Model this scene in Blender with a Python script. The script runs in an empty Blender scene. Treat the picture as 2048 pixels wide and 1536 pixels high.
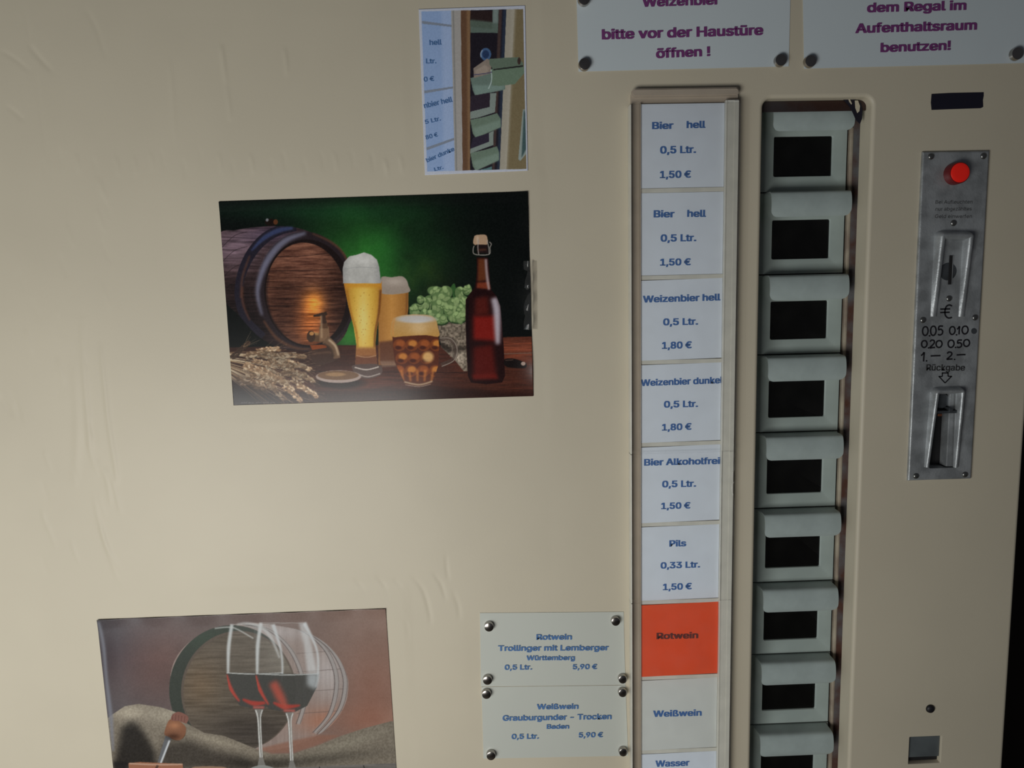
import bpy, bmesh, math, random
import numpy as np
from mathutils import Matrix, Vector

random.seed(4)
SC = bpy.context.scene
COL = SC.collection

# ------------------------------------------------------------------ camera, world, lights, exposure
F_PX, CX, CY, DIST, EYE = 1550.0, 1024.0, 768.0, 0.77, 1.25
PITCH, YAW, ROLL = -0.13104, 0.03042, 0.02657


def _rot():
    cx, sx = math.cos(PITCH), math.sin(PITCH)
    cy, sy = math.cos(YAW), math.sin(YAW)
    cr, sr = math.cos(ROLL), math.sin(ROLL)
    Rx = np.array([[1, 0, 0], [0, cx, -sx], [0, sx, cx]])
    Ry = np.array([[cy, 0, sy], [0, 1, 0], [-sy, 0, cy]])
    Rz = np.array([[cr, -sr, 0], [sr, cr, 0], [0, 0, 1]])
    return Rx @ Ry @ Rz


RC = _rot()          # camera axes (right, down, forward) -> machine axes (right, down, into)


def P(px, py, d=0.0):
    """a measured pixel turned into a point (X, Z) of the plane lying d behind the machine's front"""
    r = RC @ np.array([px - CX, py - CY, F_PX])
    return float(r[0] / r[2] * (DIST + d)), float(EYE - r[1] / r[2] * (DIST + d))


cam_data = bpy.data.cameras.new('camera')
cam_data.sensor_width = 36.0
cam_data.lens = F_PX / 2048.0 * 36.0
cam_data.clip_start = 0.02
cam = bpy.data.objects.new('camera', cam_data)
COL.objects.link(cam)
_S = np.array([[1, 0, 0], [0, 0, 1], [0, -1, 0]])       # machine axes -> world axes
_M = _S @ RC @ np.diag([1, -1, -1])
cam.matrix_world = Matrix.Translation((0, -DIST, EYE)) @ Matrix(_M.tolist()).to_4x4()
SC.camera = cam

world = bpy.data.worlds.new('world')
SC.world = world
world.use_nodes = True
bgn = world.node_tree.nodes['Background']
bgn.inputs['Color'].default_value = (0.85, 0.88, 1.0, 1)
bgn.inputs['Strength'].default_value = 0.04


def area_light(name, loc, target, sx, sy, power, color):
    ld = bpy.data.lights.new(name, 'AREA')
    ld.shape = 'RECTANGLE'
    ld.size, ld.size_y = sx, sy
    ld.energy = power
    ld.color = color
    lo = bpy.data.objects.new(name, ld)
    COL.objects.link(lo)
    lo.location = loc
    d = Vector(target) - Vector(loc)
    lo.rotation_euler = d.to_track_quat('-Z', 'Y').to_euler()
    return lo


area_light('near_key_light', (-0.46, -0.92, 0.82), (-0.34, 0, 0.90), 0.60, 0.38, 6.8, (1.0, 0.985, 0.95))  # added soft light, set near to imitate vignetting and falloff; no real glazing
area_light('daylight_doorway', (-1.55, -1.55, 0.45), (-0.3, 0, 1.0), 0.75, 1.1, 4.5, (0.78, 0.93, 1.0))
SC.view_settings.view_transform = 'Standard'
SC.view_settings.look = 'None'
SC.view_settings.gamma = 1
SC.view_settings.use_curve_mapping = False
SC.view_settings.exposure = 0.0


# ------------------------------------------------------------------ helpers
def lin(c):
    return tuple(((v / 255.0) / 12.92 if v / 255.0 <= 0.04045 else ((v / 255.0 + 0.055) / 1.055) ** 2.4) for v in c)


def material(name, color, rough=0.5, metal=0.0, noise=0.0, nscale=40.0, bump=0.0, bscale=200.0,
             spec=0.5, second=None, coat=0.0, stretch=(1, 1, 1), emit=None):
    m = bpy.data.materials.new(name)
    m.use_nodes = True
    nt = m.node_tree
    b = nt.nodes['Principled BSDF']
    b.inputs['Base Color'].default_value = (*color, 1)
    b.inputs['Roughness'].default_value = rough
    b.inputs['Metallic'].default_value = metal
    b.inputs['Specular IOR Level'].default_value = spec
    b.inputs['Coat Weight'].default_value = coat
    b.inputs['Coat Roughness'].default_value = 0.15
    tc = nt.nodes.new('ShaderNodeTexCoord')
    mp = nt.nodes.new('ShaderNodeMapping')
    mp.inputs['Scale'].default_value = stretch
    nt.links.new(tc.outputs['Object'], mp.inputs['Vector'])
    if noise > 0 or second:
        n = nt.nodes.new('ShaderNodeTexNoise')
        n.inputs['Scale'].default_value = nscale
        n.inputs['Detail'].default_value = 6
        nt.links.new(mp.outputs[0], n.inputs['Vector'])
        r = nt.nodes.new('ShaderNodeValToRGB')
        r.color_ramp.elements[0].position = 0.38
        r.color_ramp.elements[1].position = 0.62
        a = second if second else tuple(v * (1 - noise) for v in color)
        c = color if second else tuple(min(1, v * (1 + noise * 0.6)) for v in color)
        r.color_ramp.elements[0].color = (*a, 1)
        r.color_ramp.elements[1].color = (*c, 1)
        nt.links.new(n.outputs['Fac'], r.inputs['Fac'])
        nt.links.new(r.outputs['Color'], b.inputs['Base Color'])
    if bump > 0:
        n2 = nt.nodes.new('ShaderNodeTexNoise')
        n2.inputs['Scale'].default_value = bscale
        n2.inputs['Detail'].default_value = 5
        nt.links.new(mp.outputs[0], n2.inputs['Vector'])
        bp = nt.nodes.new('ShaderNodeBump')
        bp.inputs['Strength'].default_value = bump
        bp.inputs['Distance'].default_value = 0.001
        nt.links.new(n2.outputs['Fac'], bp.inputs['Height'])
        nt.links.new(bp.outputs[0], b.inputs['Normal'])
    if emit:
        b.inputs['Emission Color'].default_value = (*emit[0], 1)
        b.inputs['Emission Strength'].default_value = emit[1]
    return m


def clear_material(name, tint=(0.97, 0.97, 0.96), haze=0.06, haze_color=(0.7, 0.7, 0.68), rough=0.12, gloss=0.04):
    m = bpy.data.materials.new(name)
    m.use_nodes = True
    nt = m.node_tree
    nt.nodes.clear()
    out = nt.nodes.new('ShaderNodeOutputMaterial')
    tr = nt.nodes.new('ShaderNodeBsdfTransparent')
    tr.inputs['Color'].default_value = (*tint, 1)
    df = nt.nodes.new('ShaderNodeBsdfDiffuse')
    df.inputs['Color'].default_value = (*haze_color, 1)
    gl = nt.nodes.new('ShaderNodeBsdfGlossy')
    gl.inputs['Roughness'].default_value = rough
    fr = nt.nodes.new('ShaderNodeFresnel')
    fr.inputs['IOR'].default_value = 1.3
    m1 = nt.nodes.new('ShaderNodeMixShader')
    n = nt.nodes.new('ShaderNodeTexNoise')
    n.inputs['Scale'].default_value = 60
    n.inputs['Detail'].default_value = 5
    tc = nt.nodes.new('ShaderNodeTexCoord')
    nt.links.new(tc.outputs['Object'], n.inputs['Vector'])
    mr = nt.nodes.new('ShaderNodeMapRange')
    mr.inputs['From Min'].default_value = 0.35
    mr.inputs['From Max'].default_value = 0.7
    mr.inputs['To Min'].default_value = haze * 0.75
    mr.inputs['To Max'].default_value = haze * 1.25
    nt.links.new(n.outputs['Fac'], mr.inputs['Value'])
    nt.links.new(mr.outputs[0], m1.inputs[0])
    nt.links.new(tr.outputs[0], m1.inputs[1])
    nt.links.new(df.outputs[0], m1.inputs[2])
    m2 = nt.nodes.new('ShaderNodeMixShader')
    nt.links.new(fr.outputs[0], m2.inputs[0])
    nt.links.new(m1.outputs[0], m2.inputs[1])
    nt.links.new(gl.outputs[0], m2.inputs[2])
    nt.links.new(m2.outputs[0], out.inputs['Surface'])
    return m


def print_material(name, rough=0.35, spec=0.3):
    """flat print: colours stored per point of the sheet"""
    m = bpy.data.materials.new(name)
    m.use_nodes = True
    nt = m.node_tree
    b = nt.nodes['Principled BSDF']
    a = nt.nodes.new('ShaderNodeAttribute')
    a.attribute_name = 'print'
    nt.links.new(a.outputs['Color'], b.inputs['Base Color'])
    b.inputs['Roughness'].default_value = rough
    b.inputs['Specular IOR Level'].default_value = spec
    return m


def link(name, bm, mat, parent=None, smooth=False, angle=None):
    me = bpy.data.meshes.new(name)
    bm.normal_update()
    bm.to_mesh(me)
    bm.free()
    if smooth:
        me.polygons.foreach_set('use_smooth', [True] * len(me.polygons))
        if angle:
            me.set_sharp_from_angle(angle=angle)
    if mat is not None:
        me.materials.append(mat)
    o = bpy.data.objects.new(name, me)
    COL.objects.link(o)
    if parent is not None:
        o.parent = parent
    return o


def tag(o, label=None, cat=None, group=None, kind=None):
    if label:
        o['label'] = label
    if cat:
        o['category'] = cat
    if group:
        o['group'] = group
    if kind:
        o['kind'] = kind
    return o


def empty(name, loc=(0, 0, 0)):
    o = bpy.data.objects.new(name, None)
    o.empty_display_size = 0.05
    COL.objects.link(o)
    o.location = loc
    return o


def box(bm, x0, x1, y0, y1, z0, z1, bevel=0.0, seg=2):
    b = bmesh.new()
    bmesh.ops.create_cube(b, size=1)
    for v in b.verts:
        v.co = Vector((x0 + (v.co.x + .5) * (x1 - x0), y0 + (v.co.y + .5) * (y1 - y0), z0 + (v.co.z + .5) * (z1 - z0)))
    if bevel > 0:
        bmesh.ops.bevel(b, geom=b.edges[:], offset=bevel, segments=seg, affect='EDGES', profile=0.6)
    me = bpy.data.meshes.new('tmp')
    b.to_mesh(me)
    b.free()
    bm.from_mesh(me)
    bpy.data.meshes.remove(me)
    return bm


def prism(bm, pts, y0, y1):
    """polygon in X, Z run from y0 (front) to y1 (back)"""
    a = [bm.verts.new((x, y0, z)) for x, z in pts]
    b = [bm.verts.new((x, y1, z)) for x, z in pts]
    n = len(pts)
    bm.faces.new(a)
    bm.faces.new(list(reversed(b)))
    for i in range(n):
        bm.faces.new((a[i], b[i], b[(i + 1) % n], a[(i + 1) % n]))
    bmesh.ops.recalc_face_normals(bm, faces=bm.faces[:])
    return bm


def lathe_y(bm, cx, cz, prof, n=32):
    """profile of (radius, y) turned about an axis along Y"""
    rings = []
    for r, y in prof:
        rings.append([bm.verts.new((cx + r * math.cos(2 * math.pi * k / n), y, cz + r * math.sin(2 * math.pi * k / n)))
                      for k in range(n)])
    for a, b in zip(rings[:-1], rings[1:]):
        for k in range(n):
            bm.faces.new((a[k], a[(k + 1) % n], b[(k + 1) % n], b[k]))
    bm.faces.new(rings[0])
    bm.faces.new(list(reversed(rings[-1])))
    bmesh.ops.recalc_face_normals(bm, faces=bm.faces[:])
    return bm


def round_loop(x0, x1, z0, z1, r, n=6):
    """points of a rounded rectangle, four corners of n+1 points each, counter-clockwise from lower left"""
    out = []
    for (cx, cz, a0) in ((x0 + r, z0 + r, math.pi), (x1 - r, z0 + r, 1.5 * math.pi), (x1 - r, z1 - r, 0),
                         (x0 + r, z1 - r, .5 * math.pi)):
        out.append([(cx + r * math.cos(a0 + k * math.pi / 2 / n), cz + r * math.sin(a0 + k * math.pi / 2 / n))
                    for k in range(n + 1)])
    return out


def holed(bm, ox0, ox1, oz0, oz1, hx0, hx1, hz0, hz1, r, bev, depth, y=0.0, n=6, seg=4):
    """flat plate with a rounded hole whose edge rolls back into a wall of the given depth"""
    loops = []
    for k in range(seg + 1):
        t = k / seg * math.pi / 2
        off = bev * (1 - math.sin(t))
        yy = y + bev * (1 - math.cos(t))
        L = round_loop(hx0 - off, hx1 + off, hz0 - off, hz1 + off, r + off, n)
        loops.append([[bm.verts.new((p[0], yy, p[1])) for p in c] for c in L])
    L = round_loop(hx0, hx1, hz0, hz1, r, n)
    loops.append([[bm.verts.new((p[0], y + depth, p[1])) for p in c] for c in L])
    oc = [bm.verts.new(c) for c in ((ox0, y, oz0), (ox1, y, oz0), (ox1, y, oz1), (ox0, y, oz1))]
    first = loops[0]
    for i in range(4):
        for k in range(n):
            bm.faces.new((oc[i], first[i][k + 1], first[i][k]))
        j = (i + 1) % 4
        bm.faces.new((oc[i], oc[j], first[j][0], first[i][n]))
    flat = [sum(l, []) for l in loops]
    m = len(flat[0])
    for a, b in zip(flat[:-1], flat[1:]):
        for k in range(m):
            bm.faces.new((a[k], a[(k + 1) % m], b[(k + 1) % m], b[k]))
    return bm


def quad(bm, x0, x1, z0, z1, y):
    v = [bm.verts.new(c) for c in ((x0, y, z0), (x1, y, z0), (x1, y, z1), (x0, y, z1))]
    bm.faces.new(v)


# ---- lettering -----------------------------------------------------
FONT = None
CAP = None
try:
    import os
    for _r in ('LOCAL', 'SYSTEM'):
        _p = os.path.join(bpy.utils.resource_path(_r), 'datafiles', 'fonts', 'Inter.woff2')
        if os.path.exists(_p):
            FONT = bpy.data.fonts.load(_p)      # the sans serif that ships with Blender itself
            break
except Exception:
    FONT = None


def glyph_mesh(text, bold):
    cu = bpy.data.curves.new('t', 'FONT')
    cu.body = text
    if FONT:
        cu.font = FONT
    cu.size = 1.0
    cu.offset = 0.0 if FONT else bold
    cu.resolution_u = 3
    o = bpy.data.objects.new('t', cu)
    COL.objects.link(o)
    dg = bpy.context.evaluated_depsgraph_get()
    dg.update()
    me = bpy.data.meshes.new_from_object(o.evaluated_get(dg))
    vs = np.empty(len(me.vertices) * 3)
    me.vertices.foreach_get('co', vs)
    vs = vs.reshape(-1, 3)
    fs = [list(p.vertices) for p in me.polygons]
    bpy.data.objects.remove(o)
    bpy.data.curves.remove(cu)
    bpy.data.meshes.remove(me)
    return vs, fs


def lines_mesh(name, lines, y, mat, parent=None, bold=0.022, dd=0.0):
    """lines of (text, xl, yl, xr, yr, cap height in px): baseline from its left to its right end"""
    bm = bmesh.new()
    for (text, xl, yl, xr, yr, cap) in lines:
        vs, fs = glyph_mesh(text, bold)
        if not len(vs):
            continue
        if FONT and bold > 0.01:            # heavier strokes: the outline doubled a little to each side
            h, v = bold * 1.7, bold * 0.75
            n = len(vs)
            sh = [(-h, -v, 0), (h, -v, 1), (-h, v, 2), (h, v, 3), (0, 0, 4)]
            fs = [[i + k * n for i in f] for k in range(5) for f in fs]
            vs = np.concatenate([vs * np.array([1, 1, 0]) + np.array([a_, b_, c_]) for a_, b_, c_ in sh])
        x0, x1 = vs[:, 0].min(), vs[:, 0].max()
        a = np.array(P(xl, yl, dd)); b = np.array(P(xr, yr, dd))
        d = b - a
        L = np.linalg.norm(d)
        u = d / L
        up = np.array([-u[1], u[0]])
        p0 = np.array(P(xl, yl, dd)); p1 = np.array(P(xl, yl - cap, dd))
        global CAP
        if CAP is None:
            CAP = float(glyph_mesh('H', 0)[0][:, 1].max())
            print('cap height', CAP)
        s = np.linalg.norm(p1 - p0) / CAP
        vv = []
        for q in vs:
            c = a + u * (q[0] - x0) / (x1 - x0) * L + up * q[1] * s
            vv.append(bm.verts.new((c[0], y - .00002 * q[2] * (FONT is not None), c[1])))
        for f in fs:
            try:
                bm.faces.new([vv[i] for i in f])
            except ValueError:
                pass
    bmesh.ops.recalc_face_normals(bm, faces=bm.faces[:])
    for f in bm.faces:
        if f.normal.y > 0:
            f.normal_flip()
    return link(name, bm, mat, parent)


def ribbons(bm, paths, w, y, dd=0.0):
    """pen strokes: polylines in px, each a flat ribbon w px wide with round ends"""
    for path in paths:
        pts = [np.array(p, float) for p in path]
        L, Rr = [], []
        for i, p in enumerate(pts):
            a = pts[max(i - 1, 0)]; b = pts[min(i + 1, len(pts) - 1)]
            t = (b - a) / (np.linalg.norm(b - a) + 1e-9)
            nn = np.array([-t[1], t[0]]) * w / 2
            L.append(p + nn); Rr.append(p - nn)
        lv = [bm.verts.new((P(*q, dd)[0], y, P(*q, dd)[1])) for q in L]
        rv = [bm.verts.new((P(*q, dd)[0], y, P(*q, dd)[1])) for q in Rr]
        for i in range(len(pts) - 1):
            bm.faces.new((lv[i], lv[i + 1], rv[i + 1], rv[i]))
    for f in bm.faces:
        f.normal_update()
        if f.normal.y > 0:
            f.normal_flip()


# ------------------------------------------------------------------ painter for the printed sheets
def spline(pts, closed=True, n=8):
    p = np.array(pts, float)
    m = len(p)
    out = []
    rng = range(m) if closed else range(m - 1)
    for i in rng:
        if closed:
            a, b, c, d = p[(i - 1) % m], p[i], p[(i + 1) % m], p[(i + 2) % m]
        else:
            a, b, c, d = p[max(i - 1, 0)], p[i], p[i + 1], p[min(i + 2, m - 1)]
        for k in range(n):
            t = k / n
            out.append(0.5 * ((2 * b) + (-a + c) * t + (2 * a - 5 * b + 4 * c - d) * t * t + (-a + 3 * b - 3 * c + d) * t ** 3))
    if not closed:
        out.append(p[-1])
    return np.array(out)


class Canvas:
    def __init__(s, w, h, k, seed=1):
        s.k = k
        s.w, s.h = int(w * k), int(h * k)
        s.img = np.zeros((s.h, s.w, 3), np.float32)
        yy, xx = np.mgrid[0:s.h, 0:s.w].astype(np.float32)
        s.X, s.Y = (xx + .5) / k, (yy + .5) / k
        s.rng = np.random.default_rng(seed)

    def noise(s, sx, sy, octaves=3):
        out = np.zeros((s.h, s.w), np.float32)
        amp, tot = 1.0, 0
        for o in range(octaves):
            gx = max(2, int(s.w / s.k / sx) + 2); gy = max(2, int(s.h / s.k / sy) + 2)
            g = s.rng.random((gy, gx)).astype(np.float32)
            fx = np.linspace(0, gx - 1.001, s.w); fy = np.linspace(0, gy - 1.001, s.h)
            ix, iy = fx.astype(int), fy.astype(int)
            tx, ty = fx - ix, fy - iy
            tx = tx * tx * (3 - 2 * tx); ty = (ty * ty * (3 - 2 * ty))[:, None]
            a = g[iy][:, ix] * (1 - tx) + g[iy][:, ix + 1] * tx
            b = g[iy + 1][:, ix] * (1 - tx) + g[iy + 1][:, ix + 1] * tx
            out += amp * (a * (1 - ty) + b * ty)
            tot += amp
            amp *= .55; sx *= .5; sy *= .5
        return out / tot

    def blur(s, m, r):
        r = int(round(r * s.k))
        if r < 1:
            return m
        for _ in range(2):
            for ax in (0, 1):
                pad = [(0, 0), (0, 0)]
                pad[ax] = (r + 1, r)
                c = np.cumsum(np.pad(m, pad, mode='edge'), axis=ax)
                if ax == 0:
                    m = (c[2 * r + 1:] - c[:-2 * r - 1]) / (2 * r + 1)
                else:
                    m = (c[:, 2 * r + 1:] - c[:, :-2 * r - 1]) / (2 * r + 1)
        return m

    def poly(s, pts, smooth=False, soft=0):
        p = spline(pts) if smooth else np.array(pts, float)
        p = p * s.k
        m = np.zeros((s.h, s.w), np.float32)
        y0, y1 = max(0, int(p[:, 1].min())), min(s.h, int(p[:, 1].max()) + 1)
        q = np.roll(p, -1, 0)
        xs = np.arange(s.w)
        SS = 2
        for yy in range(y0, y1):
            for k in range(SS):
                y = yy + (k + .5) / SS
                c = ((p[:, 1] <= y) & (q[:, 1] > y)) | ((q[:, 1] <= y) & (p[:, 1] > y))
                if not c.any():
                    continue
                a, b = p[c], q[c]
                x = np.sort(a[:, 0] + (y - a[:, 1]) * (b[:, 0] - a[:, 0]) / (b[:, 1] - a[:, 1]))
                for i in range(0, len(x) - 1, 2):
                    l, r = x[i], x[i + 1]
                    i0, i1 = max(0, int(l)), min(s.w, int(r) + 1)
                    if i1 > i0:
                        m[yy, i0:i1] += np.clip(np.minimum(xs[i0:i1] + 1, r) - np.maximum(xs[i0:i1], l), 0, 1) / SS
        return s.blur(m, soft) if soft else m

    def ell(s, cx, cy, rx, ry, ang=0, soft=None):
        a = math.radians(ang)
        dx, dy = s.X - cx, s.Y - cy
        u = (dx * math.cos(a) + dy * math.sin(a)) / rx
        v = (-dx * math.sin(a) + dy * math.cos(a)) / ry
        d = np.sqrt(u * u + v * v)
        w = soft if soft else 1.2 / s.k / min(rx, ry)
        return np.clip((1 - d) / w + .5, 0, 1).astype(np.float32)

    def dot(s, cx, cy, rx, ry, ang, col, alpha=1.0, soft=None):
        r = max(rx, ry) * 1.15 + 4
        x0, x1 = max(0, int((cx - r) * s.k)), min(s.w, int((cx + r) * s.k) + 1)
        y0, y1 = max(0, int((cy - r) * s.k)), min(s.h, int((cy + r) * s.k) + 1)
        if x1 <= x0 or y1 <= y0:
            return
        a = math.radians(ang)
        dx, dy = s.X[y0:y1, x0:x1] - cx, s.Y[y0:y1, x0:x1] - cy
        u = (dx * math.cos(a) + dy * math.sin(a)) / rx
        v = (-dx * math.sin(a) + dy * math.cos(a)) / ry
        w = soft if soft else 1.2 / s.k / min(rx, ry)
        m = np.clip(np.clip((1 - np.sqrt(u * u + v * v)) / w + .5, 0, 1) * alpha, 0, 1)[..., None]
        s.img[y0:y1, x0:x1] = s.img[y0:y1, x0:x1] * (1 - m) + np.asarray(col, np.float32) * m

    def glow(s, cx, cy, rx, ry, ang=0):
        a = math.radians(ang)
        dx, dy = s.X - cx, s.Y - cy
        u = (dx * math.cos(a) + dy * math.sin(a)) / rx
        v = (-dx * math.sin(a) + dy * math.cos(a)) / ry
        return np.exp(-(u * u + v * v)).astype(np.float32)

    def stroke(s, pts, w, smooth=True, soft=0):
        p = spline(pts, False) if smooth and len(pts) > 2 else np.array(pts, float)
        n = len(p)
        ws = np.interp(np.linspace(0, 1, n), np.linspace(0, 1, len(w)), w) if hasattr(w, '__len__') else np.full(n, w)
        t = np.gradient(p, axis=0)
        t /= (np.linalg.norm(t, axis=1, keepdims=True) + 1e-9)
        nn = np.c_[-t[:, 1], t[:, 0]] * ws[:, None] / 2
        return s.poly(np.r_[p + nn, (p - nn)[::-1]], False, soft)

    def put(s, m, c, a=1.0):
        c = np.asarray(c, np.float32)
        m = np.clip(m * a, 0, 1)[..., None]
        s.img = s.img * (1 - m) + c * m

    def add(s, m, c):
        s.img = s.img + m[..., None] * np.asarray(c, np.float32)

    def mul(s, m, f):
        s.img = s.img * (1 - m[..., None] * (1 - np.asarray(f, np.float32)))

    def sample(s, x, y):
        x = np.clip(x * s.k - .5, 0, s.w - 1.001); y = np.clip(y * s.k - .5, 0, s.h - 1.001)
        ix, iy = x.astype(int), y.astype(int)
        tx, ty = (x - ix)[..., None], (y - iy)[..., None]
        I = s.img
        return (I[iy, ix] * (1 - tx) + I[iy, ix + 1] * tx) * (1 - ty) + (I[iy + 1, ix] * (1 - tx) + I[iy + 1, ix + 1] * tx) * ty


def sheet(name, corners_px, crop, canvas, nu, nv, gain, mat, y=-0.0007, edge=(60, 60, 60), curl=None):
    """printed sheet: corners TL TR BR BL in full px; crop = (x0, y0, scale) of the painting's frame"""
    cpx = np.array(corners_px, float)
    cw = np.array([P(*c) for c in cpx])
    u, v = np.meshgrid(np.linspace(0, 1, nu), np.linspace(0, 1, nv))
    w = [(1 - u) * (1 - v), u * (1 - v), u * v, (1 - u) * v]
    px = sum(w[i] * cpx[i, 0] for i in range(4)); py = sum(w[i] * cpx[i, 1] for i in range(4))
    X = sum(w[i] * cw[i, 0] for i in range(4)); Z = sum(w[i] * cw[i, 1] for i in range(4))
    col = canvas.sample((px - crop[0]) * crop[2], (py - crop[1]) * crop[2]) / 255.0
    col = np.clip(col, 0, 1)
    col = np.where(col <= .04045, col / 12.92, ((col + .055) / 1.055) ** 2.4) * gain
    Y = np.full(X.shape, y)
    if curl is not None:
        Y = Y - curl(u, v)
    n = nu * nv
    co = np.stack([X, Y, Z], -1).reshape(-1, 3)
    cc = col.reshape(-1, 3)
    idx = np.arange(n).reshape(nv, nu)
    quads = np.stack([idx[1:, :-1], idx[1:, 1:], idx[:-1, 1:], idx[:-1, :-1]], -1).reshape(-1, 4)
    # the cut edge of the paper
    ring = np.r_[idx[0, :], idx[1:, -1], idx[-1, -2::-1], idx[-2:0:-1, 0]]
    back = co[ring].copy()
    back[:, 1] += 0.0003
    bi = np.arange(len(ring)) + n
    sk = np.stack([ring, np.roll(ring, -1), np.roll(bi, -1), bi], -1)
    co = np.r_[co, back]
    cc = np.r_[cc, np.tile(np.array(lin(edge)) * gain, (len(ring), 1))]
    quads = np.r_[quads, sk]
    me = bpy.data.meshes.new(name)
    me.vertices.add(len(co))
    me.vertices.foreach_set('co', co.ravel())
    me.loops.add(quads.size)
    me.loops.foreach_set('vertex_index', quads.ravel())
    me.polygons.add(len(quads))
    me.polygons.foreach_set('loop_start', np.arange(len(quads)) * 4)
    me.polygons.foreach_set('loop_total', np.full(len(quads), 4))
    me.update(calc_edges=True)
    at = me.color_attributes.new('print', 'FLOAT_COLOR', 'POINT')
    at.data.foreach_set('color', np.c_[np.clip(cc, 0, 1), np.ones(len(cc))].astype(np.float32).ravel())
    me.polygons.foreach_set('use_smooth', np.ones(len(quads), bool))
    me.materials.append(mat)
    o = bpy.data.objects.new(name, me)
    COL.objects.link(o)
    return o


# ------------------------------------------------------------------ materials
CREAM = (0.625, 0.562, 0.432)
M = {}
M['cream'] = material('cream_paint', CREAM, rough=0.52, noise=0.03, nscale=6, bump=0.05, bscale=380, spec=0.5)
M['grey_door'] = material('grey_green_paint', (0.40, 0.47, 0.44), rough=0.38, noise=0.08, nscale=25, bump=0.04, bscale=300)
M['handle'] = material('grey_green_plastic', (0.42, 0.49, 0.475), rough=0.36, noise=0.10, nscale=35)
M['dark'] = material('dark_interior', (0.012, 0.011, 0.012), rough=0.7)
M['rust'] = material('rusty_galvanised_steel', (0.17, 0.165, 0.165), rough=0.5, metal=0.0, second=(0.12, 0.055, 0.038),
                     nscale=38, bump=0.3, bscale=250)
M['bar'] = material('dark_steel_bar', (0.05, 0.047, 0.052), rough=0.4, metal=0.2, second=(0.05, 0.024, 0.018), nscale=16, bump=0.3, bscale=250)
M['brass'] = material('pale_plated_strip', (0.55, 0.49, 0.37), rough=0.5, metal=0.0, second=(0.34, 0.27, 0.21), nscale=30)
M['wallroom'] = material('dark_plaster', (0.03, 0.02, 0.014), rough=0.9)
M['floor'] = material('floor_tiles', (0.20, 0.17, 0.14), rough=0.6, noise=0.2, nscale=8)
M['tray'] = material('beige_acrylic', (0.46, 0.39, 0.31), rough=0.3, noise=0.06, nscale=30)
M['rail'] = material('cloudy_acrylic', (0.72, 0.71, 0.64), rough=0.22, noise=0.06, nscale=60)
M['cover'] = clear_material('clear_acrylic', tint=(0.995, 0.995, 0.99), haze=0.022)
M['tape'] = clear_material('clear_tape_film', haze=0.035, tint=(0.99, 0.99, 0.99), rough=0.06)
M['pane'] = clear_material('dusty_window_pane', haze=0.012, haze_color=(0.3, 0.3, 0.28), rough=0.2)
M['card'] = material('white_card', (0.80, 0.87, 0.97), rough=0.6, noise=0.02, nscale=50)
M['card_cream'] = material('ivory_card', (0.72, 0.75, 0.73), rough=0.6, noise=0.02, nscale=50)
M['card_orange'] = material('orange_card', (0.92, 0.09, 0.015), rough=0.5, noise=0.03, nscale=40)
M['blue_ink'] = material('blue_ink', (0.04, 0.145, 0.42), rough=0.6)
M['blue_ink_pale'] = material('pale_blue_ink', (0.08, 0.19, 0.42), rough=0.6)
M['brown_ink'] = material('brown_ink', (0.12, 0.012, 0.008), rough=0.6)
M['purple_ink'] = material('purple_ink', (0.20, 0.045, 0.19), rough=0.5)
M['black_ink'] = material('black_ink', (0.012, 0.011, 0.014), rough=0.5)
M['faded_ink'] = material('faded_black_ink', (0.03, 0.03, 0.03), rough=0.6)
M['sign'] = material('laminated_paper', (0.66, 0.73, 0.76), rough=0.32, noise=0.015, nscale=10, spec=0.5)
M['note'] = material('laminated_note_paper', (0.60, 0.62, 0.56), rough=0.32, noise=0.015, nscale=10)
M['chrome'] = material('magnet_chrome', (0.42, 0.39, 0.36), rough=0.2, metal=1.0, noise=0.1, nscale=90)
M['alu'] = material('cast_aluminium', (0.44, 0.46, 0.47), rough=0.45, metal=0.55, noise=0.22, nscale=60, bump=0.25, bscale=500)
M['alu_dark'] = material('worn_dark_aluminium', (0.12, 0.13, 0.14), rough=0.45, metal=0.7, noise=0.25, nscale=60)
M['screw'] = material('screw_steel', (0.25, 0.25, 0.24), rough=0.3, metal=0.9)
M['lamp'] = material('red_lamp_lens', (0.75, 0.02, 0.012), rough=0.25, emit=((0.9, 0.015, 0.008), 0.12))
M['lamp_ring'] = material('black_red_lamp_collar', (0.16, 0.01, 0.012), rough=0.35)
M['black_tape'] = material('black_tape', (0.012, 0.011, 0.022), rough=0.45)
M['flap'] = material('slate_plastic', (0.11, 0.125, 0.13), rough=0.35, noise=0.15, nscale=30)
M['copper'] = material('copper_coin', (0.5, 0.18, 0.09), rough=0.4, metal=0.9)
M['glass_bottle'] = material('brown_bottle_glass', (0.06, 0.03, 0.012), rough=0.15)
M['cap'] = material('bottle_cap_tin', (0.16, 0.14, 0.12), rough=0.35, metal=0.7)
M['print'] = print_material('glossy_print', 0.20, 0.35)
M['print_matt'] = print_material('satin_print', 0.45, 0.3)

# ------------------------------------------------------------------ the setting
FRONT_L, FRONT_B, FRONT_T = -0.80, 0.06, 1.83
FRONT_R = P(2028, 1200)[0]
bm = bmesh.new()
box(bm, -3, 3, -3, 1.2, -0.05, 0)
tag(link('floor', bm, M['floor']), 'brown floor under the drinks machine', kind='structure')
bm = bmesh.new()
box(bm, -3, 3, 0.62, 0.7, 0, 2.7)
tag(link('wall_back', bm, M['wallroom']), 'dark wall behind the drinks machine', kind='structure')

# ------------------------------------------------------------------ the drinks machine
machine = empty('vending_machine', (0, 0, 0))
tag(machine, 'cream metal drinks vending machine with a column of grey compartment doors', 'vending machine')

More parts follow.
